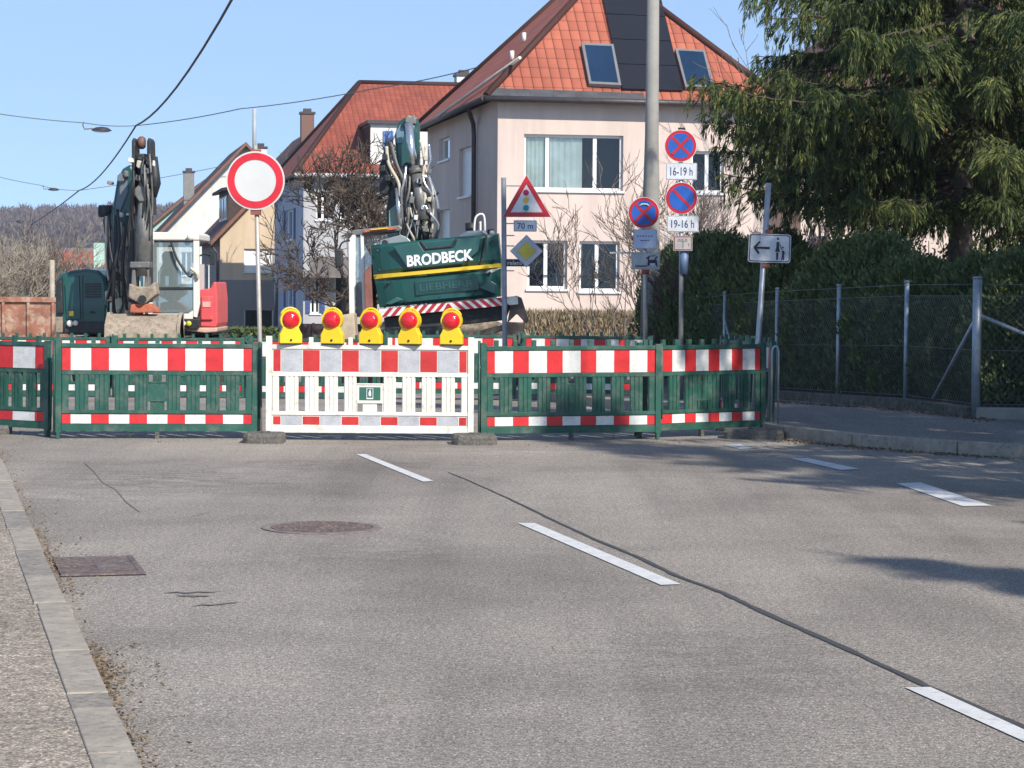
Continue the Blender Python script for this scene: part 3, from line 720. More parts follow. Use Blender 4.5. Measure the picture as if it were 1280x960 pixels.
def tilemat(name,c1,c2,tw=.23,th=.34,bs=1.0):
    t=NT(name); uv=t.co('UV'); sx=t.n('ShaderNodeSeparateXYZ'); t.l(uv,sx.inputs[0])
    u=t.math('DIVIDE',sx.outputs[0],tw); v=t.math('DIVIDE',sx.outputs[1],th)
    fv=t.math('FRACT',v); cu=t.math('ABSOLUTE',t.math('SINE',t.math('MULTIPLY',u,math.pi)))
    cu2=t.math('POWER',cu,.5)
    h=t.math('ADD',t.math('MULTIPLY',cu2,.6),t.math('MULTIPLY',t.math('SUBTRACT',1,fv),.7))
    cm=t.n('ShaderNodeCombineXYZ'); t.l(t.math('FLOOR',u),cm.inputs[0]); t.l(t.math('FLOOR',v),cm.inputs[1])
    wn=t.n('ShaderNodeTexWhiteNoise'); wn.noise_dimensions='2D'; t.l(cm.outputs[0],wn.inputs['Vector'])
    c=t.mix(wn.outputs['Value'],c1,c2); c=t.mix(1,c,t.ramp(t.noise(t.co(),.6,6,.6),[(.3,.78),(.7,1.12)]),'MULTIPLY')
    # joint lines between tiles (real gaps)
    jl=t.ramp(cu,[(.0,.35),(.22,1)]); jr=t.ramp(fv,[(.0,.4),(.10,1)])
    c=t.mix(1,c,jl,'MULTIPLY'); c=t.mix(1,c,jr,'MULTIPLY')
    t.l(c,t.b.inputs['Base Color']); t.b.inputs['Roughness'].default_value=.75; t.bump(h,bs,.06); return t.m
M_TILE1=tilemat('roof_tiles_orange',(.43,.125,.068),(.35,.095,.055),.26,.40)
M_TILE2=tilemat('roof_tiles_red',(.33,.085,.045),(.26,.06,.035),.24,.30,.6)
M_TILE3=tilemat('roof_tiles_brown',(.15,.07,.05),(.10,.05,.035),.25,.34)
M_TILE4=tilemat('roof_tiles_dark',(.07,.05,.045),(.05,.038,.032),.25,.34)
class House:
    def __init__(s,name,label,corner,Y,rot,W,D,ez,mats,z0=None):
        c=P(corner,350,Y); s.g=gz(Y) if z0 is None else z0
        s.root=thing(name,label,'house',(c.x,Y,s.g),R(rot)); s.W,s.D,s.rot=W,D,R(rot)
        s.M=Matrix.Translation((c.x,Y,s.g))@Matrix.Rotation(s.rot,4,'Z'); s.I=s.M.inverted(); s.ez=ez-s.g; s.mats=mats; s.holes={'front':[],'left':[]}; s.Y=Y
    def loc(s,px,py,axis='front',off=0):
        o=s.I@Vector((0,0,CAMZ)); d=(s.I.to_3x3()@ray(px,py))
        k=(off-o.y)/d.y if axis=='front' else (off-o.x)/d.x
        return o+d*k
    def onplane(s,px,py,p0,nrm):
        o=s.I@Vector((0,0,CAMZ)); d=(s.I.to_3x3()@ray(px,py)); return o+d*((p0-o).dot(nrm)/d.dot(nrm))
    def win(s,x0,y0,x1,y1,axis='front',mull=(.5,),trans=(),curtain=None,shut=False,frame=None,depth=.14,sill=True,blind=False):
        p=s.loc(x0,(y0+y1)/2,axis); q=s.loc(x1,(y0+y1)/2,axis)
        m=s.loc((x0+x1)/2,y0,axis).z,s.loc((x0+x1)/2,y1,axis).z
        u0,u1=((p.x,q.x) if axis=='front' else (p.y,q.y)); 
        if u0>u1: u0,u1=u1,u0
        v0,v1=min(m),max(m)
        s.holes[axis].append((u0,u1,v0,v1)); s.addwin(u0,u1,v0,v1,axis,mull,trans,curtain,shut,frame,depth,sill,blind)
    def addwin(s,u0,u1,v0,v1,axis,mull,trans,curtain,shut,frame,dp,sill,blind):
        mb=MB()
        if axis=='left': mb.M=Matrix(((0,1,0,0),(1,0,0,0),(0,0,1,0),(0,0,0,1)))
        fw=.07; a,b=dp-.03,dp+.04
        mb.box(u0,u1,a,b,v0,v0+fw); mb.box(u0,u1,a,b,v1-fw,v1); mb.box(u0,u0+fw,a,b,v0+fw,v1-fw); mb.box(u1-fw,u1,a,b,v0+fw,v1-fw)
        for k in mull: x=u0+(u1-u0)*k; mb.box(x-fw*.7,x+fw*.7,a,b,v0+fw,v1-fw)
        for k in trans: z=v0+(v1-v0)*k; mb.box(u0+fw,u1-fw,a+.01,b-.01,z-.025,z+.025)
        w=mb.build('window',frame or M_FRAME,s.root)
        T=mb.M
        mb=MB(); mb.M=T; mb.poly([(u0+fw,dp,v0+fw),(u1-fw,dp,v0+fw),(u1-fw,dp,v1-fw),(u0+fw,dp,v1-fw)]); mb.build('pane',M_FRAME if blind else M_GLASS,w)
        if curtain:
            for (k0,k1,z0,z1) in curtain:
                mb=MB(); mb.M=T; n=16; pr=None
                for i in range(n+1):
                    x=u0+(u1-u0)*(k0+(k1-k0)*i/n); y=dp+.06+.015*math.sin(i*2.1)
                    c=[mb.pt((x,y,v0+(v1-v0)*z0)),mb.pt((x,y,v0+(v1-v0)*z1))]
                    if pr: mb.face([pr[0],c[0],c[1],pr[1]])
                    pr=c
                mb.build('curtain',M_CURT,w)
        if sill:
            mb=MB(); mb.M=T; mb.box(u0-.05,u1+.05,-.06,dp-.031,v0-.06,v0-.003); mb.build('sill',M_FRAME,w)
        if shut:
            wd=min(.5,(u1-u0)*.45)
            for x in (u0-wd-.02,u1+.02):
                mb=MB(); mb.M=T; mb.box(x,x+wd,-.05,-.005,v0,v1); 
                for k in range(9): z=v0+.06+k*(v1-v0-.12)/9; mb.box(x+.05,x+wd-.05,-.065,-.051,z,z+.06)
                mb.build('shutter',M_SHUT,s.root)
    def wall(s,axis,mat,H=None,z0=-.6,gable=None,top2=None):
        W=s.W if axis=='front' else s.D; H=H or s.ez; hs=s.holes[axis]; mb=MB()
        if axis=='left': mb.M=Matrix(((0,1,0,0),(1,0,0,0),(0,0,1,0),(0,0,0,1)))
        us=sorted({0,W}|{h[0] for h in hs}|{h[1] for h in hs}); vs=sorted({z0,H}|{h[2] for h in hs}|{h[3] for h in hs})
        us=[u for u in us if 0<=u<=W]; vs=[v for v in vs if v<=H+1e-6]
        for a,b in zip(us,us[1:]):
            for c,d in zip(vs,vs[1:]):
                mu,mv=(a+b)/2,(c+d)/2
                if any(h[0]<mu<h[1] and h[2]<mv<h[3] for h in hs): continue
                mb.poly([(a,0,c),(b,0,c),(b,0,d),(a,0,d)])
        r=.22
        for a,b,c,d in hs:
            if c>H: continue
            mb.poly([(a,0,c),(b,0,c),(b,r,c),(a,r,c)]); mb.poly([(a,0,d),(a,r,d),(b,r,d),(b,0,d)]); mb.poly([(a,0,c),(a,r,c),(a,r,d),(a,0,d)]); mb.poly([(b,0,c),(b,0,d),(b,r,d),(b,r,c)])
        if gable: mb.poly([(0,0,H),(W,0,H)]+[(x,0,z) for x,z in gable])
        return mb.build('wall',mat,s.root)
    def shell(s,mat,z0=-.6,gable=None):
        mb=MB(); W,D,H=s.W,s.D,s.ez; mb.poly([(W,0,z0),(W,D,z0),(W,D,H),(W,0,H)]); mb.build('wall',mat,s.root)
        mb=MB(); mb.poly([(W,D,z0),(0,D,z0),(0,D,H)]+([(W-x,D,z) for x,z in gable][::-1] if gable else [])+[(W,D,H)]); mb.build('wall',mat,s.root)
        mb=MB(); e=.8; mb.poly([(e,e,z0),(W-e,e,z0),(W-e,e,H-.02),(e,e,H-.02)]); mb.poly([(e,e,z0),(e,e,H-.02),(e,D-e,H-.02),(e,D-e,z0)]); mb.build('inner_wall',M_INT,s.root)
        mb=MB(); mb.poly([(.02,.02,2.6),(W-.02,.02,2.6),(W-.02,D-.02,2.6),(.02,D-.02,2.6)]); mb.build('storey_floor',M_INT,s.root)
    def facets(s,fcs,mat,thick=.1,name='roof'):
        """roof faces (outer lists); uv along the eave (first edge)"""
        mb=MB()
        for f in fcs:
            f=[Vector(p) for p in f]; u=(f[1]-f[0]).normalized(); n=u.cross(f[2]-f[0]).normalized(); v=n.cross(u)
            mb.poly(f,0,[((p-f[0]).dot(u),(p-f[0]).dot(v)) for p in f])
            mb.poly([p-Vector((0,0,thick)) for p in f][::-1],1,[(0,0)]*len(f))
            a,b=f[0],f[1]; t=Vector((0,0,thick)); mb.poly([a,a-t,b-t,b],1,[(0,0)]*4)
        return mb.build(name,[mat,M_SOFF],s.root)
def tubepart(root,name,pts,r,mat,n=8): mb=MB(); mb.tube(pts,r,n); return mb.build(name,mat,root)
def chimney(h,x,y,z0,z1,a,b,mat,cap=True,name='chimney'):
    mb=MB(); mb.box(x-a,x+a,y-b,y+b,z0,z1); c=mb.build(name,mat,h.root)
    if cap:
        mb=MB(); mb.box(x-a-.06,x+a+.06,y-b-.06,y+b+.06,z1+.002,z1+.12); mb.box(x-a*.6,x+a*.6,y-b*.6,y+b*.6,z1+.122,z1+.3); mb.build('chimney_cap',M_GUT,c)
# --- house 1: pink with orange hip roof
h=House('house','pink rendered house with orange tiled hip roof, black solar strip and big upper window',621,60,10.7,7.5,12.2,P(0,119,60).z,None)
# width from px
p=h.loc(960,130); h.W=p.x
h.win(655,168.5,779,238,mull=(.24,.72),curtain=[(.02,.24,0,1),(.27,.60,0,1)])
h.win(659.5,300.5,709,361,mull=(.47,),trans=()); h.win(724,301.5,774.5,364,mull=(.45,))
h.win(864,189,905,241,mull=(.5,))
h.win(549,172,562,200,'left',mull=()); h.win(574,184,590,245,'left',mull=(),blind=True); h.win(549,262,562,300,'left',mull=(),blind=True)
h.wall('front',M_PINK); h.wall('left',M_PINK); h.shell(M_PINK)
o=.38; W,D,E=h.W,h.D,h.ez; hw=W/2+o
pitch=math.tan(R(44.5)); EZ=E+.02; top=EZ+hw*pitch
FL,FR_,BR,BL=(-o,-o,EZ),(W+o,-o,EZ),(W+o,D+o,EZ),(-o,D+o,EZ); A1=(W/2,-o+hw,top); A2=(W/2,D+o-hw,top)
h.facets([[FL,FR_,A1],[FR_,BR,A2,A1],[BR,BL,A2],[BL,FL,A1,A2]],M_TILE1)
mb=MB()
for a,b in ((FL,A1),(FR_,A1),(A1,A2),(BL,A2)): mb.tube([Vector(a)+Vector((0,0,.02)),Vector(b)+Vector((0,0,.02))],.10,8)
mb.build('ridge_tiles',M_TILE1,h.root,split=False)
# lead-grey flashing strip along the eave
nf=Vector((0,-math.sin(R(44.5)),math.cos(R(44.5)))); p0=Vector(FL)
def rp(px,py,lift=.0): q=h.onplane(px,py,p0+nf*lift,nf); return tuple(q)
mb=MB(); 
for k in range(7):
    x0=606+k*28.5; e=-1.2
    q=[rp(x0+(5 if k==0 else 0),109.5+k*1.0,.03),rp(x0+27.5,110.2+k*1.0,.03),rp(x0+30,119.5+k*.9,.03),rp(x0+.5-(2 if k==0 else 0),119+k*.8,.03)]
    mb.poly(q[::-1])
mb.build('eave_flashing',pm('lead_flashing',(.10,.10,.10),.5,.25,3,metal=.4),h.root)
def slab(name,pxs,l0,l1,mat,parent=None):
    mb=MB(); a=[mb.pt(rp(x,y,l0)) for x,y in pxs]; b=[mb.pt(rp(x,y,l1)) for x,y in pxs]
    # l1 offset kept along the normal
    for i,(q) in enumerate(a): mb.v[b[i]]=tuple(Vector(mb.v[q])+nf*(l1-l0))
    n=len(a); mb.face(b[::-1]); mb.face(a)
    for i in range(n): j=(i+1)%n; mb.face([a[i],a[j],b[j],b[i]])
    return mb.build(name,mat,parent or h.root)
def solmat():
    t=NT('solar_black'); v=t.co('Object'); br=t.n('ShaderNodeTexBrick'); br.offset=0; t.b.inputs['Base Color'].default_value=(.012,.012,.016,1); t.b.inputs['Roughness'].default_value=.4; return t.m
M_SOL=solmat()
def lerp2(a,b,t): return (a[0]+(b[0]-a[0])*t,a[1]+(b[1]-a[1])*t)
TLs,TRs,BRs,BLs=(751,-12),(824,-8),(853,115),(778,113)
for k in range(4):
    t0,t1=k/4+.003,(k+1)/4-.003
    slab('solar_panel',[lerp2(TLs,BLs,t0),lerp2(TRs,BRs,t0),lerp2(TRs,BRs,t1),lerp2(TLs,BLs,t1)],.03,.09,M_SOL)
M_DKGL=pm('roof_glass',(.012,.03,.065),.1,.2,1,spec=.5)
for q,nm in (([(726,57),(766,58.5),(776,110),(736,108)],1),([(843,64),(880,66),(892,112),(856,112)],2)):
    fr=slab('roof_window',q,.04,.14,pm('roofwin_frame',(.17,.17,.17),.5,.1,6))
    cx=sum(a[0] for a in q)/4; cy=sum(a[1] for a in q)/4
    q2=[(cx+(a[0]-cx)*.84,cy+(a[1]-cy)*.89) for a in q]
    mb=MB(); nn=[Vector(rp(x,y,.04))+nf*.104 for x,y in q2]; mb.poly(nn[::-1]); mb.build('pane',M_DKGL,fr)
# white snow-guard strip on the left slope
nl=Vector((-math.sin(R(44.5)),0,math.cos(R(44.5))))
a=h.onplane(650,72,Vector(FL)+nl*.1,nl); b=h.onplane(546,146,Vector(FL)+nl*.1,nl)
tubepart(h.root,'metal_strip',[a,b],.045,pm('white_metal',(.55,.52,.45),.5,.1,4),6)
for (x,y) in ((655,52),(640,75)):
    q=h.onplane(x,y,Vector(FL),nl); tubepart(h.root,'roof_vent',[q,q+Vector((0,0,.25))],.06,M_FRAME,8)
g=-o-.06
tubepart(h.root,'gutter',[(g,g,E-.03),(W+o+.05,g,E-.06)],.08,M_GUT); tubepart(h.root,'gutter',[(g,g,E-.03),(g,D+o,E-.06)],.08,M_GUT)
q=h.loc(597,150,'left'); tubepart(h.root,'downpipe',[(-.42,q.y-.9,E-.1),(-.3,q.y-.5,E-.22),(-.12,q.y,E-.45),(-.10,q.y,E-.8),(-.10,q.y,-.2)],.065,M_GUT)
HOUSE1=h
# --- house 2: pale blue-white with red hip roof
h=House('house','white and pale blue house with red tiled hip roof and blue shutters behind bare tree',379,100,11,11.5,14,P(0,217,100).z,None)
h.win(357,262,368,300,'left',mull=(.5,),shut=True); h.win(357,342,368,385,'left',mull=(.5,),shut=True)
h.win(395,240,412,275,mull=(.5,)); h.win(425,240,440,275,mull=(.5,)); h.win(455,240,470,275,mull=(.5,))
h.win(388,345,400,392,mull=(.5,),shut=True); h.win(418,345,440,392,mull=(.5,)); 
h.wall('front',render_mat('grey_white_render',(.44,.44,.44))); h.wall('left',M_LB); h.shell(M_WW)
W,D,E=h.W,h.D,h.ez; o=.45; EZ=E+.05; rz=P(0,97,106).z-h.g
FL,FR_,BR,BL=(-o,-o,EZ),(W+o,-o,EZ),(W+o,D+o,EZ),(-o,D+o,EZ); A1=(3.3,D/2,rz); A2=(W-2.6,D/2,rz)
h.facets([[FL,FR_,A2,A1],[FR_,BR,A2],[BR,BL,A1,A2],[BL,FL,A1]],M_TILE2)
mb=MB()
for a,b in ((FL,A1),(FR_,A2),(A1,A2),(BL,A1)): mb.tube([Vector(a)+Vector((0,0,.02)),Vector(b)+Vector((0,0,.02))],.12,8)
mb.build('ridge_tiles',M_TILE2,h.root)
chimney(h,W-3.2,D/2+.6,rz-1,rz+.45,.38,.38,M_WW)
tubepart(h.root,'gutter',[(-o,-o-.08,E),(W+o,-o-.08,E)],.1,M_FRAME)
# dormer
nf2=Vector((0,-(rz-EZ),(D/2+o))).normalized(); q=h.onplane(463,205,Vector(FL),nf2); x0=q.x; y0=q.y; z0=q.z
mb=MB(); mb.box(x0,x0+2.6,y0,y0+4.2,z0-.3,z0+1.75); d=mb.build('dormer',M_WW,h.root)
mb=MB(); mb.box(x0-.15,x0+2.8,y0-.2,y0+4.2,z0+1.753,z0+1.9); mb.build('dormer_roof',M_GUT,d)
mb=MB(); mb.box(x0+.55,x0+1.0,y0-.06,y0-.003,z0+.7,z0+1.45); mb.build('blue_blind',pm('blind_blue',(.06,.16,.42),.6),d)
mb=MB(); mb.box(x0-.03,x0-.003,y0,y0+3,z0,z0+1.7); mb.build('tile_hanging',M_TILE2,d)
# balcony
q0=h.loc(384,228); q1=h.loc(472,228)
mb=MB(); mb.box(q0.x,q1.x,-1.2,-.003,2.5,2.65); 
mb.box(q0.x,q1.x,-1.2,-1.12,2.65,3.4); mb.build('balcony',pm('balcony_boards',(.16,.14,.13),.8,.3,4),h.root)
# --- house 3: cream gable
def gable_house(name,label,corner,Y,rot,W,D,ez,peakpy,tile,wallm,leftm,wins=(),z0=None,o=.5,lower=None,of=.5):
    h=House(name,label,corner,Y,rot,W,D,ez,None,z0)
    for wv in wins: h.win(*wv[:4],**wv[4])
    pk=P(0,peakpy,Y).z-h.g; E=h.ez
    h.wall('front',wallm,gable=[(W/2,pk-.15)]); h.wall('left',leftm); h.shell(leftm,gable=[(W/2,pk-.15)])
    sl=(pk-E)/(W/2); a=(-o,-of,E-o*sl+.05); b=(-o,D+of,E-o*sl+.05); c=(W/2,D+of,pk+.05); d=(W/2,-of,pk+.05); e=(W+o,-of,a[2]); f=(W+o,D+of,a[2])
    h.facets([[b,a,d,c],[e,f,c,d]],tile,.16)
    mb=MB()
    for p_,q_ in ((a,d),(d,e)):
        p_,q_=Vector(p_),Vector(q_); t=Vector((0,0,.24)); y=Vector((0,-.03,0)); mb.hexa([p_+y-t,q_+y-t,q_-t+Vector((0,.003,0)),p_-t+Vector((0,.003,0)),p_+y,q_+y,q_+Vector((0,.003,0)),p_+Vector((0,.003,0))])
    mb.build('verge_board',pm('verge_brown',(.20,.085,.05),.7,.2,4),h.root)
    h.pk=pk; return h
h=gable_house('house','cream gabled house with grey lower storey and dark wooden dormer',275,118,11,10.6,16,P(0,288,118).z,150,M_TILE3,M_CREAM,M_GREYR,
  [(305,311,342,340,dict(mull=(.5,),blind=True)),(305,386,342,412,dict(mull=(.5,))),(254,330,262,370,dict(axis='left',mull=()))])
q=h.loc(300,350); mb=MB(); mb.poly([(0,-.004,-.6),(h.W,-.004,-.6),(h.W,-.004,q.z-.0),(0,-.004,q.z)])
zb=q.z
# plinth band in grey render, split around the lower window
hs=[x for x in h.holes['front'] if x[2]<zb]; mb=MB(); mb.box(0,hs[0][0],-.03,-.003,-.6,zb); mb.box(hs[0][1],h.W,-.03,-.003,-.6,zb); mb.box(hs[0][0],hs[0][1],-.03,-.003,-.6,hs[0][2]-.07); mb.box(hs[0][0],hs[0][1],-.03,-.003,hs[0][3],zb); mb.build('plinth',M_GREYR,h.root)
# long dark dormer on the left slope
sl=(h.pk-h.ez)/(h.W/2); xa=.5
mb=MB(); z0=h.ez+xa*sl-.1; mb.prism([(xa,z0),(xa+2.3,z0+2.3*sl),(xa+2.3,z0+2.3*sl+.15),(xa,z0+1.75)],1.6,8.5); 
pts=[(xa,z0-.1),(xa+2.2,z0+2.2*sl),(xa,z0+1.75)]; M_WOOD=pm('dark_wood',(.05,.028,.02),.7,.3,6)
mb=MB(); mb.prism([(xa,z0-.1),(xa+1.9,z0+1.75),(xa,z0+1.75)],1.4,8.5); d=mb.build('dormer',M_WOOD,h.root)
for k in range(3):
    mb=MB(); mb.box(xa-.05,xa-.005,1.9+k*2.1,3.4+k*2.1,z0+.25,z0+1.5); mb.build('dormer_window',M_FRAME,d); mb=MB(); mb.box(xa-.07,xa-.052,2.05+k*2.1,3.25+k*2.1,z0+.35,z0+1.4); mb.build('dormer_pane',M_DKGL,d)
mb=MB(); mb.hexa([(xa-.35,1.1,z0+1.70),(xa+2.2,1.1,z0+2.2),(xa+2.2,8.8,z0+2.2),(xa-.35,8.8,z0+1.70),(xa-.35,1.1,z0+1.86),(xa+2.2,1.1,z0+2.36),(xa+2.2,8.8,z0+2.36),(xa-.35,8.8,z0+1.86)]); mb.build('dormer_roof',M_TILE3,d)
tubepart(h.root,'gutter',[(-.55,-.5,h.ez-.5*sl),(-.55,16.4,h.ez-.5*sl)],.1,M_GUT); tubepart(h.root,'downpipe',[(-.5,.1,h.ez-.6),(-.12,.12,h.ez-1.1),(-.12,.12,-.3)],.07,M_GUT)
def at_local(h,px,py,x): # local y where the view ray hits plane local x
    o=h.I@Vector((0,0,CAMZ)); d=(h.I.to_3x3()@ray(px,py)); return o+d*((x-o.x)/d.x)
def chim_px(h,px,py0,py1,yl,a,b,mat):
    o=h.I@Vector((0,0,CAMZ)); d=h.I.to_3x3()@ray(px,py0); k=(yl-o.y)/d.y; q=o+d*k; d2=h.I.to_3x3()@ray(px,py1); q2=o+d2*((yl-o.y)/d2.y)
    chimney(h,q.x,yl,q2.z,q.z,a,b,mat)
M_BRK=pm('chimney_brick',(.18,.10,.075),.8,.25,12)
chim_px(h,384,143,185,3.5,.34,.34,M_BRK)
chim_px(h,326,186,235,12,.3,.3,M_FRAME)
# --- house 4: white gable behind, brown roof
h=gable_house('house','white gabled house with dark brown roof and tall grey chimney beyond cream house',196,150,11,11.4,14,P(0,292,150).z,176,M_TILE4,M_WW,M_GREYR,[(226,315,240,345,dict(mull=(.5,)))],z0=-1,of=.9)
chim_px(h,236,216,275,2.0,.34,.34,pm('chimney_grey',(.22,.21,.20),.8))
# --- house 5: mint house with brown roof farther left
h=gable_house('house','small mint green gabled house with orange ridge ball, left of white gable',182,175,11,9,12,P(0,285,175).z,222,M_TILE3,M_MINT,M_MINT,[],z0=-1)
h=gable_house('house','distant house with orange tiled roof left of the left excavator boom',70,230,-78,12,9,P(0,345,230).z,315,M_TILE1,M_MINT,M_MINT,[],z0=-1)
mb=MB(); 
h=gable_house('house','distant mint green gabled house with white chimney behind excavator boom',104,215,8,6,9,P(0,345,215).z,322,M_TILE3,M_MINT,M_MINT,[],z0=-1)
chim_px(h,124,303,340,4,.5,.5,M_MINT)
# --- house 6: right, behind the spruce
h=House('house','pale pink house with dark brown roof hidden behind the spruce',1000,68,10.7,14,11,P(0,122,68).z,None)
h.win(1075,190,1105,235,mull=(.5,)); h.win(1135,190,1165,235,mull=(.5,)); h.win(1215,200,1245,245,mull=(.5,)); h.win(1010,295,1035,340,mull=(.5,)); h.win(1090,295,1120,345,mull=(.5,))
h.wall('front',M_PINK); h.wall('left',M_PINK); h.shell(M_PINK)
W,D,E=h.W,h.D,h.ez; o=.5; EZ=E+.03; rz=E+4.4
FL,FR_,BR,BL=(-o,-o,EZ),(W+o,-o,EZ),(W+o,D+o,EZ),(-o,D+o,EZ); A1=(5.4,D/2,rz); A2=(W-4,D/2,rz)
h.facets([[FL,FR_,A2,A1],[FR_,BR,A2],[BR,BL,A1,A2],[BL,FL,A1]],M_TILE3)
q=h.loc(1165,175); mb=MB(); mb.hexa([(q.x,-2.4,q.z-.45),(W,-2.4,q.z-.45),(W,-.003,q.z+.5),(q.x,-.003,q.z+.5),(q.x,-2.4,q.z-.35),(W,-2.4,q.z-.35),(W,-.003,q.z+.6),(q.x,-.003,q.z+.6)]); mb.build('porch_roof',pm('porch_tile',(.45,.14,.07),.8,.2,5,.5,20),h.root)
# ------------------------------------------------------------ street lamp mast
Y=42; bx=PX(813,Y); g=gz(Y)+.0
root=thing('street_lamp','tall grey concrete lamp mast rising in front of the pink house','street lamp',(bx,Y,g))
mb=MB(); mb.tube([(0,0,0),(0,0,3.4),(0,0,4.6),(0,0,9)],[.185,.155,.125,.10],20); mb.build('mast',pm('concrete_mast',(.27,.26,.235),.75,.12,3,.4,60,dirt=(.2,.2,.17),dirtamt=.2),root)
mb=MB(); mb.tube([(0,0,8.95),(0,-.2,9.4),(-.6,-1.2,9.6)],.05,10); mb.build('arm',M_GALV,root)
mb=MB(); mb.lathe([(.02,.1),(.14,.05),(.18,-.02),(.1,-.08)],(-.7,-1.4,9.6),'Z',16); mb.build('luminaire',M_SGR,root)
# ------------------------------------------------------------ overhead cables and hanging lamps
M_CAB=pm('cable_black',(.02,.02,.022),.6); M_CABT=pm('span_wire',(.10,.11,.12),.6)
def cable(name,label,pts,r,mat,sag=0):
    o0=pts[0]; mb=MB(); out=[]
    for a,b in zip(pts,pts[1:]):
        a,b=Vector(a),Vector(b)
        for k in range(10):
            t=k/10; p=a.lerp(b,t); p.z-=sag*4*t*(1-t); out.append(p-Vector(o0))
    out.append(Vector(pts[-1])-Vector(o0)); mb.tube(out,r,6)
    return tag(mb.build(name,mat,loc=Vector(o0)),label,'cable')
n1=P(170,157,85); n2=P(99,238,150); n3=P(40,280,225)
cable('overhead_cable','thick black cable running up from the lamp wires to the top edge',[P(330,-75,40),n1],.032,M_CAB,.55)
cable('overhead_cable','thinner black cable descending from the first to the second wire crossing',[n1,n2],.035,M_CAB,.45)
cable('overhead_cable','faint black cable dropping from the second wire crossing behind the bushes',[n2,n3,P(-10,372,330)],.04,M_CAB,.1)
cable('span_wire','thin wire across the sky carrying the nearest hanging lamp',[P(-40,136,82),P(105,153.5,84),n1,P(300,136,80),P(466,111,77),P(605,82,73)],.018,M_CABT,.06)
cable('span_wire','thin wire across the sky carrying the middle hanging lamp',[P(-40,210,148),P(48,231,149),n2,P(290,205,150),P(330,196,150)],.022,M_CABT,.1)
cable('span_wire','thin low wire carrying the farthest hanging lamp before the wooded hill',[P(-20,272,225),n3,P(127,282,225),P(225,272,225)],.035,M_CABT,.0)
def hang(px,py,Y,label,s):
    p=P(px,py,Y); root=thing('hanging_lamp',label,'street lamp',p,0,'lamps hanging over the road')
    mb=MB(); mb.lathe([(.02,.12*s),(.22*s,.09*s),(.36*s,.0),(.36*s,-.03*s)],(0,0,0),'Z',20); mb.build('lamp_shade',pm('lamp_shade_grey',(.035,.035,.04),.5),root)
    mb=MB(); mb.lathe([(.33*s,-.031*s),(.25*s,-.07*s),(.05*s,-.09*s)],(0,0,0),'Z',20); mb.build('diffuser',pm('diffuser',(.5,.5,.48),.3),root)
    mb=MB(); mb.tube([(-.3*s,0,.05*s),(-.62*s,0,.03*s),(-.68*s,0,.15*s),(-.66*s,0,.28*s)],.025*s,6); mb.build('hanger',M_CABT,root)
hang(127,162.5,84,'hanging street lamp on the nearest span wire, left of the cable crossing',1.0)
hang(67,237,149,'hanging street lamp on the middle span wire',1.0)
hang(25,276.5,225,'small pale hanging street lamp on the lowest span wire before the hill',1.05)
# ------------------------------------------------------------ rusty container
Y=50; g=gz(Y); x0,x1=PX(-60,Y),PX(70,Y); z1=P(0,372,Y).z-g
root=thing('skip_container','rusty steel container with flaking paint behind the barriers at the left edge','container',(x0,Y,g))
w_=x1-x0; M_RUST=pm('rusted_paint',(.27,.115,.07),.8,.35,1.6,.5,14,dirt=(.46,.33,.24),dirtamt=.42)
mb=MB(); mb.box(0,w_,-.03,0,.12,z1); mb.box(0,w_,1.9,1.93,.12,z1); mb.box(w_-.03,w_,0.003,1.897,.12,z1); mb.box(0,.03,.003,1.897,.12,z1); mb.box(.03,w_-.03,.003,1.897,.12,.16); mb.build('tub',M_RUST,root)
mb=MB()
for k in range(1): mb.box(-.02,w_+.02,-.09,-.033,z1-.09,z1+.02)
for k in range(5): x=.02+k*(w_-.1)/4; mb.box(x,x+.06,-.08,-.033,.12,z1-.093)
mb.build('ribs',M_RUST,root)
mb=MB(); mb.box(0,.2,0.1,1.8,0,.119); mb.box(w_-.2,w_,.1,1.8,0,.119); mb.build('skid',M_RUST,root,split=True)
mb=MB(); p=L=P(65,325,Y+2); mb.tube([(0,0,0),(0,0,p.z-gz(Y+2))],.06,8)
tag(mb.build('wooden_post',pm('weathered_wood',(.36,.31,.24),.9,.2,6),loc=(p.x,Y+2,gz(Y+2))),'slim weathered wooden post behind the rusty container','post')
# ------------------------------------------------------------ excavators
M_XG=pm('excavator_green',(.008,.070,.062),.38,.12,1.5,.05,20,coat=.25,dirt=(.035,.075,.065),dirtamt=.1)
M_XD=pm('excavator_dark',(.016,.019,.021),.55,.4,4,.3,20,dirt=(.10,.09,.07),dirtamt=.2)
M_XGR=pm('machine_grey',(.16,.16,.15),.5,.3,5,.3,25,metal=.3,dirt=(.3,.26,.2),dirtamt=.25)
M_CHR=pm('cylinder_rod',(.62,.62,.63),.22,.08,5,metal=.85)
M_CABW=pm('cab_white',(.72,.70,.64),.4,.06,3,dirt=(.4,.35,.28),dirtamt=.1)
M_MUD=pm('dried_mud_steel',(.33,.27,.20),.9,.28,5,.9,25,dirt=(.17,.14,.11),dirtamt=.4)
M_CORAL=pm('red_paint',(.62,.085,.09),.45,.08,3,dirt=(.5,.25,.18),dirtamt=.12)
M_XY=pm('stripe_yellow',(.72,.50,.03),.45,.05,5)
M_HOSE=pm('hose_black',(.015,.015,.016),.45); M_HOSEB=pm('hose_beige',(.50,.46,.36),.5,.15,9); M_RUSTO=pm('orange_steel',(.42,.12,.06),.7,.3,8)
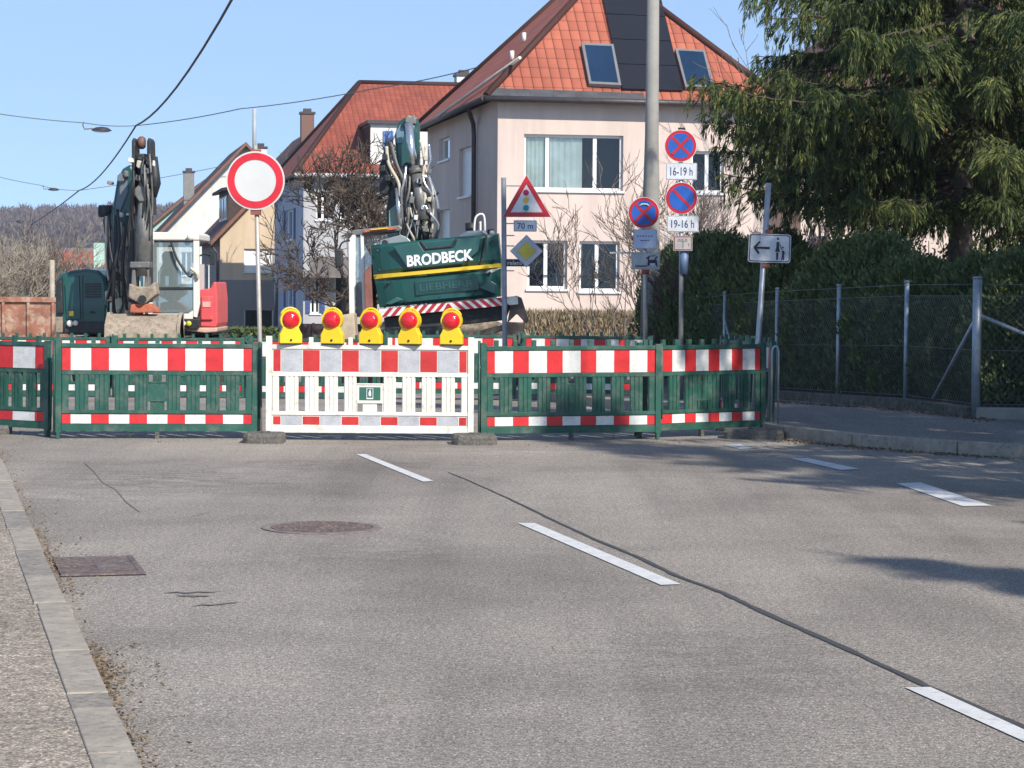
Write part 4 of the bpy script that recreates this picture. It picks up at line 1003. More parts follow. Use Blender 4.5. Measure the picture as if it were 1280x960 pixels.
def hose(root,pts,r,mat=None,name='hose'):
    pts=[Vector(p) for p in pts]; out=[]
    for i in range(len(pts)-1):
        p0=pts[max(i-1,0)];p1=pts[i];p2=pts[i+1];p3=pts[min(i+2,len(pts)-1)]
        for k in range(5):
            t=k/5; out.append(.5*((2*p1)+(p2-p0)*t+(2*p0-5*p1+4*p2-p3)*t*t+(3*p1-p0-3*p2+p3)*t*t*t))
    out.append(pts[-1]); mb=MB(); mb.tube(out,r,6); return mb.build(name,mat or M_HOSE,root)
# ---------- left machine, facing the camera
Y=42; g=gz(Y); cx=PX(178,Y); k=F/Y
root=thing('excavator','dark green excavator facing us with raised folded boom, white cab and clay covered bucket','excavator',(cx,Y,g))
def L(px,py): p=P(px,py,Y); return (p.x-cx,p.z-g)
def LD(px,py,dy): p=P(px,py,Y+dy); return Vector((p.x-cx,dy,p.z-g))
def pr(name,pxs,y0,y1,mat,bevel=.02,parent=None,side=None):
    mb=MB(); mb.prism([(LD(p[0],p[1],y0).x,LD(p[0],p[1],y0).z) for p in pxs],y0,y1,0,side); return mb.build(name,mat,parent or root,bevel=bevel)
M_TRK=pm('track_steel',(.06,.05,.042),.8,.3,6,.8,15,dirt=(.16,.13,.10),dirtamt=.3)
def track(root,x0,x1,ya,yb,h=.85,M4=None):
    mb=MB(); 
    if M4 is not None: mb.M=M4
    r=h/2; prof=[]
    for kk in range(13): a=R(90+kk*15); prof.append((ya+r+r*math.cos(a),r+r*math.sin(a)))
    for kk in range(13): a=R(-90+kk*15); prof.append((yb-r+r*math.cos(a),r+r*math.sin(a)))
    mb.prismx(prof,x0+.04,x1-.04)
    n=len(prof); P2=[]
    for i in range(n):
        a,b=Vector(prof[i]),Vector(prof[(i+1)%n]); m=max(1,int((b-a).length/.16))
        for q in range(m): P2.append((a.lerp(b,q/m),(b-a).normalized()))
    for p_,d in P2:
        nrm=Vector((d.y,-d.x)); 
        if (nrm.dot(p_-Vector(((ya+yb)/2,r))))<0: nrm=-nrm
        a=p_-d*.055; b=p_+d*.055; c=b+nrm*.045; e=a+nrm*.045
        mb.hexa([(x0,a.x,a.y),(x1,a.x,a.y),(x1,b.x,b.y),(x0,b.x,b.y),(x0,e.x,e.y),(x1,e.x,e.y),(x1,c.x,c.y),(x0,c.x,c.y)])
    return mb.build('track',M_TRK,root)
track(root,-1.25,-.75,-.2,3.0); track(root,.75,1.25,-.2,3.0)
mb=MB(); mb.box(-.749,.749,.6,2.2,.3,.75); mb.build('undercarriage',M_XD,root)
mb=MB(); mb.box(-1.4,1.25,.15,2.6,.93,1.14); mb.build('platform',M_XD,root,bevel=.03)
# left engine cover with rounded front
mb=MB(); out=[(71,417),(72,352),(78,343),(90,338.5),(110,336),(125,338),(134,346),(137,360),(137,417)]
mb.prism([L(*p) for p in out],-.2,2.6); mb.build('engine_hood',M_XG,root,bevel=.06)
pr('hood_lower_grille',[(80,416),(80,402),(133,402),(133,416)],-.24,-.205,M_XD,.01)
pr('hood_panel',[(83,399),(81,356),(88,347),(99,345),(101,399)],-.23,-.203,M_XG,.01)
pr('side_mirror_bracket',[(70,392),(70,352),(77,345),(79,392)],-.3,-.203,M_XD,.02)
pr('step',[(69,416),(69,396),(78,396),(78,416)],-.28,-.2,M_MUD,.02)
for (x,y,r) in ((91,404,.055),(98,403.5,.045)):
    q=L(x,y); mb=MB(); mb.lathe([(r,-.24),(r*1.1,-.28),(r*.9,-.30),(.005,-.305)],(q[0],0,q[1]),'Y',16); mb.build('headlight',pm('headlight_glass',(.75,.72,.62),.2),root)
# cab
M_CGL=M_WSH
cab=pr('cab',[(185.5,300),(185.5,291),(190,290),(244,290.5),(248.5,293),(248.5,300)],-.62,.9,M_CABW,.015)
pr('cab_post',[(185,394),(185,301),(190.5,301),(190.5,394)],-.62,-.52,M_CABW,.008,cab); pr('cab_post',[(241.5,396),(241.5,301),(248.5,301),(249.5,380),(246,397)],-.62,-.52,M_CABW,.008,cab)
pr('cab_sill',[(191,402),(191,392),(235,392),(241,388),(241,401.5)],-.62,-.52,M_CABW,.008,cab)
pr('cab_rear',[(187,398),(187,355),(246,355),(246,398)],.78,.86,M_XD,.01,cab)
pr('cab_post',[(186,355),(186,301),(192,301),(192,355)],.80,.88,M_CABW,.008,cab); pr('cab_post',[(240,355),(240,301),(246,301),(246,355)],.80,.88,M_CABW,.008,cab)
mb=MB()
for x in (186,247.5): a=L(x,396); b=L(x,330); mb.box(a[0]-.015,a[0]+.015,-.5,.77,a[1],b[1]-.0)
mb.build('cab_side',M_CABW,cab,split=True)
pr('windshield',[(191,359),(191,303),(241,303),(241,359)],-.60,-.585,M_CGL,0,cab); pr('lower_windshield',[(191,391),(191,362.5),(241,362.5),(241,388),(236,391)],-.60,-.585,M_CGL,0,cab)
pr('cab_crossbar',[(191,362),(191,359.6),(241,359.6),(241,362)],-.61,-.56,M_XD,.004,cab)
pr('sun_visor',[(192,309),(192,301.5),(241,301.5),(241,309)],-.5,-.45,M_XD,.01,cab)
pr('seat',[(198,376),(197,340),(203,330),(201,318),(206,314),(217,314),(220,319),(218,330),(225,340),(226,376)],.05,.25,pm('seat_grey',(.08,.085,.09),.8),.04,cab)
pr('seat_cushion',[(196,386),(196,372),(227,372),(227,386)],-.35,.3,pm('seat_grey',(.08,.085,.09),.8),.04,cab)
for x in (212,224,233):
    a=L(x,388); mb=MB(); mb.tube([(a[0],-.45,a[1]),(a[0]+.01,-.42,a[1]+.28)],.02,6); mb.box(a[0]-.03,a[0]+.03,-.45,-.39,a[1]+.28,a[1]+.36); mb.build('lever',M_XD,cab)
for x in (188.5,244.5): q=L(x,297); mb=MB(); mb.lathe([(.055,-.63),(.06,-.69),(.045,-.705),(.003,-.71)],(q[0],0,q[1]),'Y',14); mb.build('headlight',pm('headlight_glass',(.75,.72,.62),.2),root)
hose(root,[LD(214,303,-.66),LD(222,325,-.68),LD(236,345,-.67),LD(241,342,-.67)],.022,M_XD,'wiper')
hose(root,[LD(238,335,-.67),LD(246,342,-.68),LD(247,348,-.66)],.03,M_HOSEB,'wiper_arm')
hose(root,[LD(249,320,-.5),LD(256,318,-.7),LD(265,321,-.75)],.015,M_XD,'mirror_arm')
pr('mirror',[(262,331),(262,314),(268,313),(268,331)],-.8,-.74,M_XD,.01)
pr('light_box',[(226,412),(226,398.5),(249,398.5),(249,407),(245,412)],-.70,-.4,M_XD,.02)
for x,m in ((236,pm('headlight_glass',(.75,.72,.62),.2)),(243,pm('lamp_yellow',(.55,.55,.03),.25))):
    q=L(x,403.5); mb=MB(); mb.lathe([(.045,-.701),(.05,-.73),(.04,-.75),(.003,-.755)],(q[0],0,q[1]),'Y',14); mb.build('indicator_light',m,root)
for kk in range(6): y=372-kk*3.2; pr('louvre',[(106,y),(106,y-1.6),(126,y-1.8),(126,y-.2)],-.225,-.202,M_XD,.0)
pr('hood_seam',[(103,402),(103,344),(103.8,344),(103.8,402)],-.212,-.2015,M_XD,0); pr('hood_latch',[(112,392),(112,389),(118,389),(118,392)],-.23,-.203,M_XD,.01)
pr('warning_sticker',[(86,395),(86,389),(92,389),(92,395)],-.236,-.2315,M_XY,0)
# red counterweight at the right
cw=pr('counterweight',[(249.5,408),(249.5,362),(263,360.5),(267,352),(270,353),(272,375),(272,404),(270,409)],-.35,1.15,M_CORAL,.05)
pr('counterweight_panel',[(251,400),(251,370),(266,370),(266,400)],-.40,-.352,M_CORAL,.02,cw); pr('recess',[(253,384),(253,377),(263,377),(263,384)],-.415,-.401,pm('coral_light',(.70,.35,.32),.6),.002,cw)
pr('lower_sill',[(230,413),(247,409.5),(272,409.5),(271,415),(256,416)],-.42,1.1,pm('sand_paint',(.55,.38,.30),.7,.1,5),.02)
# boom, built from side plates; the boom comes up and towards us, the stick hangs down in front
boom=pr('boom',[(133,400),(131,300),(128,275),(136,258),(148,252),(166,262),(168,300),(168,400)],-.1,.5,M_XD,.04)
pr('boom_upper',[(134,280),(140,262),(146,225),(153,211),(163,205),(169,214),(169,262),(152,288),(140,290)],-1.0,-.5,M_XG,.04)
pr('boom_side_plate',[(143,268),(150,222),(158,212),(160,240),(148,270)],-1.05,-1.003,pm('blue_grey_plate',(.12,.15,.18),.35,.15,3),.01)
q=LD(133,264,-.6); mb=MB(); mb.lathe([(.11,-.13),(.11,.10)],(q.x,-.6,q.z),'X',16); mb.build('pivot_pin',M_XD,root)
for (x0,x1,m) in ((164.5,169,M_XD),(183.5,188.5,M_XD)): pr('stick',[(x0,268),(x0,176),((x0+x1)/2,171.5),(x1,176),(x1+ (2 if x0>180 else 0),268)],-2.2,-1.7,m,.02)
pr('stick_web',[(169.5,250),(169.5,192),(183,192),(183,250)],-2.0,-1.9,M_XD,.02)
q=LD(176,178,-2.1); mb=MB(); mb.lathe([(.085,-.06),(.11,-.03),(.11,.03),(.085,.06)],(q[0],-2.0,q[2]),'X',16); mb.build('stick_pin',pm('pin_brown',(.17,.085,.06),.6,.3,8),root)
for (x,y,w2,h2,m) in ((174,205,4,5,M_HOSEB),(180,213,5,4,M_CABW),(172,222,3.5,4,M_XGR),(178,230,5,6,M_XD),(163,200,4,3,M_CABW),(185,202,3,3,M_CABW),(150,221,4,5,M_CABW),(157,217,3,4,M_XGR),(137,228,4,2.4,M_MUD),(192,204,2,4,M_CABW),(176,196,5,4,M_XD),(150,268,3,3,M_CABW),(160,269,3,3,M_CABW),(153,300,5,8,M_MUD),(150,318,7,7,M_XGR),(153,335,5,9,M_MUD),(147,345,4,6,M_XD)):
    pr('hydraulic_fitting',[(x-w2,y+h2*.6),(x-w2*.7,y-h2),(x+w2*.8,y-h2*.8),(x+w2,y+h2),(x-w2*.3,y+h2*1.1)],-2.28 if y<250 and x>160 else -1.2,-2.05 if y<250 and x>160 else -1.03,m,.015)
mb=MB(); pts=[LD(192,196,-2.2),LD(194,230,-2.2),LD(194.5,247,-2.2)]; mb.tube(pts,[.07,.10,.02],8); mb.build('hose_guard',M_XD,root)
pr('cylinder_bracket',[(168,244),(168,236),(173,231),(177,228),(181,234),(187,236),(187,244),(180,252),(174,252)],-2.32,-2.05,M_XGR,.02)
mb=MB(); mb.tube([LD(179,248,-2.2),LD(180,290,-2.2),LD(179,345,-2.2)],[.085,.13,.135],16); mb.tube([LD(173,250,-2.1),LD(173,340,-2.1)],.04,8); mb.tube([LD(186,250,-2.1),LD(186,318,-2.1)],.04,8); mb.build('hydraulic_cylinder',M_XGR,root)
pr('linkage',[(160,330),(163,268),(168,268),(168,378),(160,378)],-2.0,-1.7,M_XD,.02); pr('linkage',[(183,378),(184,268),(188.5,268),(189,378)],-2.0,-1.75,M_XD,.02)
pr('link_plate',[(162,335),(162,327),(187,327),(187,335)],-2.35,-2.0,M_XGR,.02)
pr('link_fork',[(164,358),(165,336),(169,336),(170,358)],-2.3,-2.1,M_XGR,.01); pr('link_fork',[(180,358),(181,336),(186,336),(187,358)],-2.3,-2.1,M_XGR,.01)
pr('quick_coupler',[(160,372),(161,354),(168,358),(186,358),(193,352),(196,368),(188,374),(181,380),(176,380),(168,376)],-2.5,-2.1,M_MUD,.03)
q=LD(178,374,-2.5); mb=MB(); mb.lathe([(.07,-2.54),(.07,-2.5)],(q[0],0,q[2]),'Y',16); mb.build('coupler_pin',M_XD,root)
pr('tilt_plate',[(162,391),(163,381),(172,379),(188,380),(196,386),(198,391)],-2.45,-2.1,M_RUSTO,.02)
# bucket: curved shell seen from behind
mb=MB(); a=LD(131,392,-2.6); b=LD(225,392,-2.6); a=(a.x,a.z); b=(b.x,b.z); zt=a[1]; prof=[]
for kk in range(13):
    t=R(80-kk*17); prof.append((-2.2-.42*math.cos(t)-.0,zt-.42+.42*math.sin(t)))
pv=None
for (y_,z_) in prof:
    c=[mb.pt((a[0],y_,z_)),mb.pt((b[0],y_,z_))]
    if pv: mb.face([pv[0],c[0],c[1],pv[1]],smooth=True)
    pv=c
cen=(-2.15,zt-.42)
for X in (a[0],b[0]): mb.face([mb.pt((X,y_,z_)) for y_,z_ in prof])
bk=mb.build('bucket',M_MUD,root)
for X in (a[0],b[0]-.05): mb=MB(); mb.prismx([(y_*1.0,z_+.0) for y_,z_ in [(-2.64,zt-.55),(-2.6,zt-.2),(-2.35,zt+.02),(-2.1,zt+.02),(-2.05,zt-.8)]],X-.01,X+.05); mb.build('bucket_side',M_MUD,bk,bevel=.01)
# low left hydraulic tubes and hoses
rnd=random.Random(11)
hose(root,[LD(133,270,-.7),LD(134,330,-.7),LD(137,350,-.7),LD(148,366,-.7),LD(150,390,-.7)],.03,M_HOSEB); hose(root,[LD(140,275,-.72),LD(141,330,-.72),LD(143,352,-.72),LD(153,372,-.72)],.028,M_XGR)
for i in range(20):
    x=rnd.uniform(136,170); y0=rnd.uniform(250,300); x2=x+rnd.uniform(-12,12); d=rnd.uniform(-1.5,-.5)
    hose(root,[LD(x,y0,d),LD(x+rnd.uniform(-5,5),y0+40,d-.1),LD((x+x2)/2+rnd.uniform(-7,7),y0+75,d-.15),LD(x2,min(400,y0+rnd.uniform(95,140)),d)],rnd.choice((.022,.03,.018)),rnd.choice((M_HOSE,M_HOSE,M_XGR,M_HOSEB,M_XG)))
for i in range(9):
    x=rnd.uniform(166,187); y0=rnd.uniform(190,225); d=-2.3
    hose(root,[LD(x,y0,d),LD(x+rnd.uniform(-6,8),y0+22,d-.1),LD(x+rnd.uniform(-4,6),y0+50,d),LD(x+rnd.uniform(-4,4),y0+78,d)],.02,rnd.choice((M_HOSE,M_HOSE,M_XGR)))
for (x,y) in ((135,370),(141,384),(137,398),(147,380)):
    pr('valve_block',[(x-4,y+7),(x-4,y-6),(x+4,y-8),(x+5,y+6)],-1.0,-.8,rnd.choice((M_CABW,M_HOSEB,M_XGR)),.02)
# ---------- right machine, rear view, leaning
Y=42; O_=P(547,341.5,Y); g=gz(Y)
root=thing('excavator','green excavator seen from behind and leaning, with white lettering and red white chevrons','excavator',(O_.x,Y,g))
h0=O_.z-g; TILT=R(5.7); T=Matrix.Translation((0,0,h0))@Matrix.Rotation(-TILT,4,'Y')
Ti=T.inverted()
def LL(px,py,dy=0):
    p=P(px,py,Y+dy); q=Ti@Vector((p.x-O_.x,dy,p.z-g)); return q
def pt(name,pxs,y0,y1,mat,bevel=.02,parent=None):
    mb=MB(); mb.M=T; mb.prism([(LL(x,y).x,LL(x,y).z) for x,y in pxs],y0,y1); return mb.build(name,mat,parent or root,bevel=bevel)
# counterweight: plan-curved
def cwsec(z0,z1,w0,w1,bul,name,mat,parent=None,y1=1.6):
    mb=MB(); mb.M=T; n=14; F_=[]
    for (z,w_,b) in ((z0,w0,bul*.7),(z0+(z1-z0)*.12,w0+(w1-w0)*.12,bul),(z0+(z1-z0)*.88,w0+(w1-w0)*.88,bul),(z1,w1,bul*.75)):
        row=[(-w_,y1,z),(-w_,.15,z)]
        for i in range(n+1): t=-1+2*i/n; row.append((w_*t*.985,-b*(1-abs(t)**3.0),z))
        row+=[(w_,.15,z),(w_,y1,z)]; F_.append([mb.pt(p) for p in row])
    for a,b in zip(F_,F_[1:]):
        for i in range(len(a)-1): mb.face([a[i],a[i+1],b[i+1],b[i]])
    mb.face(F_[-1]); mb.face(F_[0][::-1]); return mb.build(name,mat,parent or root)
cw=cwsec(.08,.62,1.185,1.18,.28,'counterweight',M_XG); cwsec(-.53,-.02,1.12,1.17,.24,'counterweight_lower',M_XG,cw); cwsec(-.005,.075,1.178,1.182,.285,'yellow_stripe',M_XY,cw)
def wx(pts,y0,y1,mat,name,parent=None,bevel=.01):
    mb=MB(); mb.M=T; mb.prism(pts,y0,y1); return mb.build(name,mat,parent or cw,bevel=bevel)
M_XGL=pm('excavator_green_panel',(.018,.085,.078),.4,.1,2,coat=.25)
wx([(-.52,.13),(.50,.13),(.78,.32),(.86,.56),(.42,.585),(.34,.42),(-.20,.42),(-.28,.585),(-.75,.56)],-.315,-.275,M_XGL,'relief_panel',bevel=.015)
wx([(-.20,.44),(.34,.44),(.41,.585),(-.27,.585)],-.27,-.24,M_XGL,'handle_recess'); wx([(-.26,.60),(-.17,.46),(-.13,.46),(-.22,.60)],-.33,-.281,M_XD,'recess_edge'); wx([(.30,.46),(.34,.46),(.43,.60),(.39,.60)],-.33,-.281,M_XD,'recess_edge'); wx([(-.17,.44),(.31,.44),(.31,.475),(-.17,.475)],-.33,-.281,M_XD,'recess_edge')
wx([(.80,.12),(.86,.32),(.93,.60),(.97,.60),(.90,.30),(.84,.12)],-.235,-.17,M_XD,'panel_groove')
mb=MB(); mb.M=T; mb.text('BRODBECK',1.20,.205,.075,.27,-.316,.012,0,.035,.05,R(.6)); mb.build('lettering',pm('letter_white',(.80,.80,.80),.5,.03),cw)
wx([(-.42,-.37),(.72,-.37),(.72,-.11),(-.42,-.11)],-.262,-.235,M_XG,'name_panel',bevel=.008); wx([(-.40,-.35),(.70,-.35),(.70,-.13),(-.40,-.13)],-.268,-.2625,pm('excavator_green_deep',(.006,.045,.040),.4,coat=.2),'name_panel_inset',bevel=.0)
mb=MB(); mb.M=T; mb.text('LIEBHERR',.98,.125,.15,-.235,-.269,.012,0,.02); mb.build('embossed_lettering',M_XGL,cw)
wx([(-1.0,-.47),(-.78,-.36),(-.65,-.42),(-.9,-.49)],-.2,-.12,M_XGL,'relief_wedge'); wx([(1.0,-.47),(.72,-.33),(.95,-.22),(1.05,-.3)],-.2,-.10,M_XGL,'relief_wedge')
for (u,v) in ((-1.05,.15),(-1.05,.5),(1.05,.15),(1.05,.5),(-.9,-.1),(.95,-.08)):
    mb=MB(); mb.M=T; mb.lathe([(.028,-.02),(.028,-.05),(.02,-.055),(.002,-.056)],(u,-.12,v),'Y',8); mb.build('bolt',M_XD,cw)
for u in (-.62,.0,.62): wx([(u-.004,-.50),(u+.004,-.50),(u+.004,-.42),(u-.004,-.42)],-.262,-.15,M_XD,'weld_seam',bevel=0)
wx([(.60,-.30),(.60,-.36),(.72,-.36),(.72,-.30)],-.255,-.2,M_XY,'warning_sticker',bevel=0)
# chevron beam
ch=wx([(-1.12,-.70),(1.42,-.70),(1.42,-.545),(-1.12,-.545)],-.33,-.1,M_XD,'chevron_beam',root,.01)
def clipstripe(x,sgn,w_=.085,z0=-.695,z1=-.55):
    s=(z1-z0)*1.0*sgn; return [(x,z0),(x+w_,z0),(x+w_+s,z1),(x+s,z1)]
mb=MB(); mb.M=T; mb.prism([(-1.11,-.695),(1.41,-.695),(1.41,-.55),(-1.11,-.55)],-.336,-.331); mb.build('chevron_white',M_FW,ch)
mb=MB(); mb.M=T
for i in range(8): 
    x=-1.07+i*.158
    if x+.085+.145<.16: mb.prism(clipstripe(x,1),-.341,-.3365)
mb.prism([(.045,-.695),(.255,-.695),(.165,-.565),(.135,-.565)],-.341,-.3365)
for i in range(9):
    x=.375+i*.158-.0
    if x+.085<1.40: mb.prism(clipstripe(x,-1),-.341,-.3365)
mb.build('chevron_red',foil('chev_red',(.42,.02,.035)),ch)
pt('belly',[(480,397),(640,380),(632,400),(560,408),(482,412)],-.1,2.2,M_XD,.02)
# superstructure on top
pt('engine_cover',[(470,312),(474,300),(500,293),(508,296),(520,309)],.3,1.8,pm('cover_grey',(.20,.24,.25),.4,.1,3),.02); pt('engine_cover',[(565,305),(572,294),(583,288),(604,287),(622,298),(620,303)],.4,1.8,pm('cover_blue_grey',(.10,.13,.16),.4,.1,3),.04)
mb=MB(); mb.M=T; q=LL(588,285); mb.tube([(q.x,.9,q.z-.12),(q.x,.9,q.z+.12)],.11,12); mb.build('exhaust',M_XD,root)
for pts in ([(592,292),(594,271),(604,268),(606,290)],[(600,290),(600,276)],[(520,309),(524,302),(543,300)]):
    hose(root,[T@LL(x,y,.6) if 0 else T@Vector((LL(x,y).x,.5,LL(x,y).z)) for x,y in pts],.022,M_CABW,'handrail')
pt('rear_camera',[(609,296),(609,287),(617,286),(617,296)],.0,.15,M_XD,.01)
q=LL(615,291); mb=MB(); mb.M=T; mb.lathe([(.04,-.01),(.045,-.05),(.003,-.055)],(q.x,0,q.z),'Y',12); mb.build('rear_light',M_CABW,root)
q=LL(481,303.5); mb=MB(); mb.M=T; mb.lathe([(.055,-.06),(.05,.2)],(q.x,.0,q.z),'Y',14); mb.build('work_light',M_XD,root)
# cab on the left
cab=pt('cab',[(437,291),(440,287),(497,281),(502,284),(502,288),(440,294)],.3,2.0,M_XGR,.02)
pt('cab_roof_hatch',[(453,290.5),(455,286.5),(494,283),(495,286.5)],.22,.297,M_RUSTO,.01,cab); pt('hatch_band',[(462,287.4),(463,286),(484,284.2),(484,285.4)],.19,.2195,M_XY,.0,cab)
pt('cab_post',[(435,396),(434,300),(439,293),(443,293),(443,396)],.3,.4,M_CABW,.01,cab); pt('cab_post',[(452,396),(449,293),(453,293),(457,396)],.3,.38,M_CABW,.01,cab); pt('cab_post',[(497,312),(498,288),(502,288),(502,312)],.32,.4,M_XGR,.01,cab)
pt('cab_lower',[(443.5,396),(443.5,352),(452,352),(453,396)],.35,1.8,M_XGR,.02,cab)
mb=MB(); mb.M=T; a=LL(454,312); b=LL(496,290); mb.poly([(a.x,.34,a.z),(b.x,.34,a.z+.1),(b.x,.34,b.z),(a.x,.34,b.z-.05)]); mb.build('rear_window',M_GLASS,cab)
mb=MB(); mb.M=T; a=LL(436,345); mb.poly([(a.x-.02,.45,a.z),(a.x-.02,1.9,a.z),(a.x-.02,1.9,a.z+.75),(a.x-.02,.45,a.z+.75)]); mb.build('side_window',M_GLASS,cab)
pt('cab_rear_glass',[(443.5,372),(443.5,297),(449,296),(463,322),(459,372)],.36,.38,M_WSH,0,cab); pt('cab_rear_panel',[(443.5,397),(443.5,373),(458,373),(458,397)],.36,.5,M_CABW,.02,cab)
pt('cab_interior_panel',[(443.5,351),(443.5,297),(449,297),(451,351)],.9,1.0,M_XD,.01,cab)
pt('side_step_box',[(456,388),(455,340),(464,330),(466,388)],.0,1.4,pm('rust_brown',(.20,.08,.06),.7,.3,5),.02)
hose(root,[T@Vector((LL(436,300).x,.3,LL(436,300).z)),T@Vector((LL(426,300).x,.3,LL(426,303).z)),T@Vector((LL(422,312).x,.3,LL(422,312).z))],.018,M_XD,'mirror_arm')
pt('mirror',[(418,334),(417,314),(420,311),(427,312),(428,331),(425,335)],.2,.34,M_XD,.03)
# boom going up and away
def L2(px,py,dy): p=P(px,py,Y+dy); return Vector((p.x-O_.x,dy,p.z-g))
def p2(name,pxs,y0,y1,mat,bevel=.02,parent=None):
    mb=MB(); pp_=[(L2(x,y,0).x,L2(x,y,0).z) for x,y in pxs]; mb.prism(pp_,y0,y1); return mb.build(name,mat,parent or root,bevel=bevel)
p2('boom',[(483,300),(480,262),(486,225),(505,200),(524,205),(530,300)],.6,1.1,M_XD,.04)
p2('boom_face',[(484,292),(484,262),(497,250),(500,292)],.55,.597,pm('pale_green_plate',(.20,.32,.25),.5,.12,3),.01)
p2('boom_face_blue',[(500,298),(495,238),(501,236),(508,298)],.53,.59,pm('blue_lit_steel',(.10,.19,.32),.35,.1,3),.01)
p2('boom_upper',[(493,208),(490,165),(495,148),(503,142),(519,141),(521,150),(522,210),(508,212)],.9,1.4,M_XG,.04)
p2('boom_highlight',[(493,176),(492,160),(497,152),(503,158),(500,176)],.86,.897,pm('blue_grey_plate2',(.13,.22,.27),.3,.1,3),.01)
p2('boom_head',[(504,150),(504,144),(508,140),(512,142),(516,140),(518,146),(518,152)],.7,.88,M_XGR,.02)
p2('stick_end',[(472,240),(472,205),(476,195),(480,172),(485,174),(486,235),(480,243)],.5,.85,M_XD,.03)
mb=MB(); mb.tube([L2(511,154,.55),L2(514,185,.5),L2(520,214,.42)],.075,14); mb.build('cylinder_rod',M_CHR,root)
mb=MB(); mb.tube([L2(519,210,.44),L2(521,218,.40)],.13,14); mb.tube([L2(521,218,.40),L2(529,275,.32)],.11,14); mb.build('hydraulic_cylinder',M_XGR,root)
mb=MB(); mb.tube([L2(496,235,.4),L2(502,290,.35)],.045,10); mb.build('cylinder_rod',M_CHR,root)
for pts,r,m in ([[(483,183),(486,205),(498,228),(500,246)],.035,M_HOSEB],[[(489,180),(496,205),(504,225),(505,240)],.032,M_XGR],[[(486,176),(492,200),(503,222)],.025,M_HOSE],
    [[(536,180),(538,200),(535,215),(545,245),(548,262)],.024,M_CHR],[[(548,262),(549,280),(546,298)],.03,M_HOSE],[[(525,175),(530,200),(528,240),(535,290)],.026,M_HOSEB],[[(524,190),(521,220),(533,255),(538,292)],.028,M_HOSE],
    [[(532,182),(530,205),(541,240),(540,295)],.022,M_HOSEB],[[(514,240),(517,262),(520,292)],.03,M_CHR],[[(509,235),(512,265),(512,295)],.04,M_HOSE],[[(526,222),(531,240),(543,245),(548,240)],.022,M_HOSE]):
    hose(root,[L2(x,y,.35) for x,y in pts],r,m)
rnd=random.Random(8)
for i in range(22):
    x=rnd.uniform(506,534); y0=rnd.uniform(205,260); x2=x+rnd.uniform(-2,14)
    hose(root,[L2(x,y0,.4),L2(x+rnd.uniform(-4,6),y0+18,.3),L2(x2+rnd.uniform(-5,5),y0+40,.32),L2(min(x2,543),300,.45)],rnd.choice((.018,.024,.03)),rnd.choice((M_HOSE,M_HOSE,M_XGR,M_HOSEB,M_CHR)))
for i in range(16):
    x=rnd.uniform(514,541); y=rnd.uniform(185,290); w_=rnd.uniform(2,3.6)
    if x<522 and y<235: continue
    p2('hydraulic_fitting',[(x-w_,y+w_),(x-w_*.8,y-w_),(x+w_,y-w_*1.2),(x+w_*.7,y+w_*1.3)],.2,.34,rnd.choice((M_CABW,M_CHR,M_XGR,M_HOSEB)),.01)
for (x,y) in ((480,196),(477,210),(483,222)): p2('hydraulic_fitting',[(x-3,y+4),(x-4,y-4),(x+3,y-5),(x+4,y+3)],.3,.45,M_XD,.02)
# undercarriage with blade arms
track(root,-1.15,-.62,.1,3.3,.8); track(root,.62,1.25,.1,3.3,.8)
mb=MB(); mb.box(-.60,.60,.8,2.6,.3,.85); mb.build('undercarriage',M_XD,root)
def p3(*a,**k): return p2(*a,**k)
p3('blade_arm',[(588,428),(588,420),(605,412),(632,405),(632,412),(606,420)],-.3,.05,M_TRK,.02); p3('blade_bracket',[(628,430),(628,402),(655,403),(657,430)],-.35,-.05,pm('mud_brown_steel',(.16,.12,.095),.85,.3,5,.6,20),.03)
p3('blade_lug',[(634,404),(638,382),(644,369),(652,372),(657,388),(661,402),(657,404),(646,392)],-.2,-.05,pm('mud_brown_steel'  ,(.16,.12,.095)),.02)
p3('timber_block',[(424,432),(424,394),(445,391),(448,432)],-.5,.2,pm('pale_timber',(.42,.35,.25),.85,.2,7,.4,30),.03)
# ------------------------------------------------------------ wire fence with hedge
YF=[(1216,25.4),(1132,27.6),(1047,29.6),(971,31.7),(905,34.4),(872,37.2),(836,40.5),(806,44)]
pos=[Vector((PX(a,Y),Y,0)) for a,Y in YF]; g0=gz(25.4)+.11
pos=[Vector((5.12,25.4,0)),Vector((4.72,27.6,0)),Vector((4.19,29.6,0)),Vector((3.64,31.7,0)),Vector((3.17,34.4,0)),Vector((3.0,37.2,0)),Vector((2.76,40.5,0)),Vector((2.5,44,0))]
o=pos[0]; oz=g0
root=thing('wire_fence','galvanised chain link fence with round posts in front of the dark hedge','fence',(o.x,o.y,oz))
M_FW_=pm('fence_wire',(.20,.22,.21),.5,.2,9,metal=.5); M_POST=pm('fence_post',(.36,.40,.43),.5,.2,9,metal=.5,dirt=(.2,.2,.18),dirtamt=.2)
H=1.38
corner_r=Vector((9.5,24.6,0)); 
zb=lambda p:gz(p.y)+.11+.13-oz
for i,p in enumerate(pos):
    q=p-o; r=.05 if i==0 else .028; mb=MB(); zt=zb(p)+H-(0 if i else -.03); mb.tube([(q.x,q.y,zb(p)-.2),(q.x,q.y,zt)],r,10); mb.lathe([(r+.006,zt),(r+.004,zt+.02),(.003,zt+.025)],(q.x,q.y,0),'Z',10); mb.build('post',M_POST,root)
q=corner_r-o; mb=MB(); mb.tube([(q.x,q.y,0),(q.x,q.y,.13+H)],.028,8); mb.build('post',M_POST,root)
def brace(a,b): mb=MB(); mb.tube([a,b],.022,8); mb.build('brace',M_POST,root)
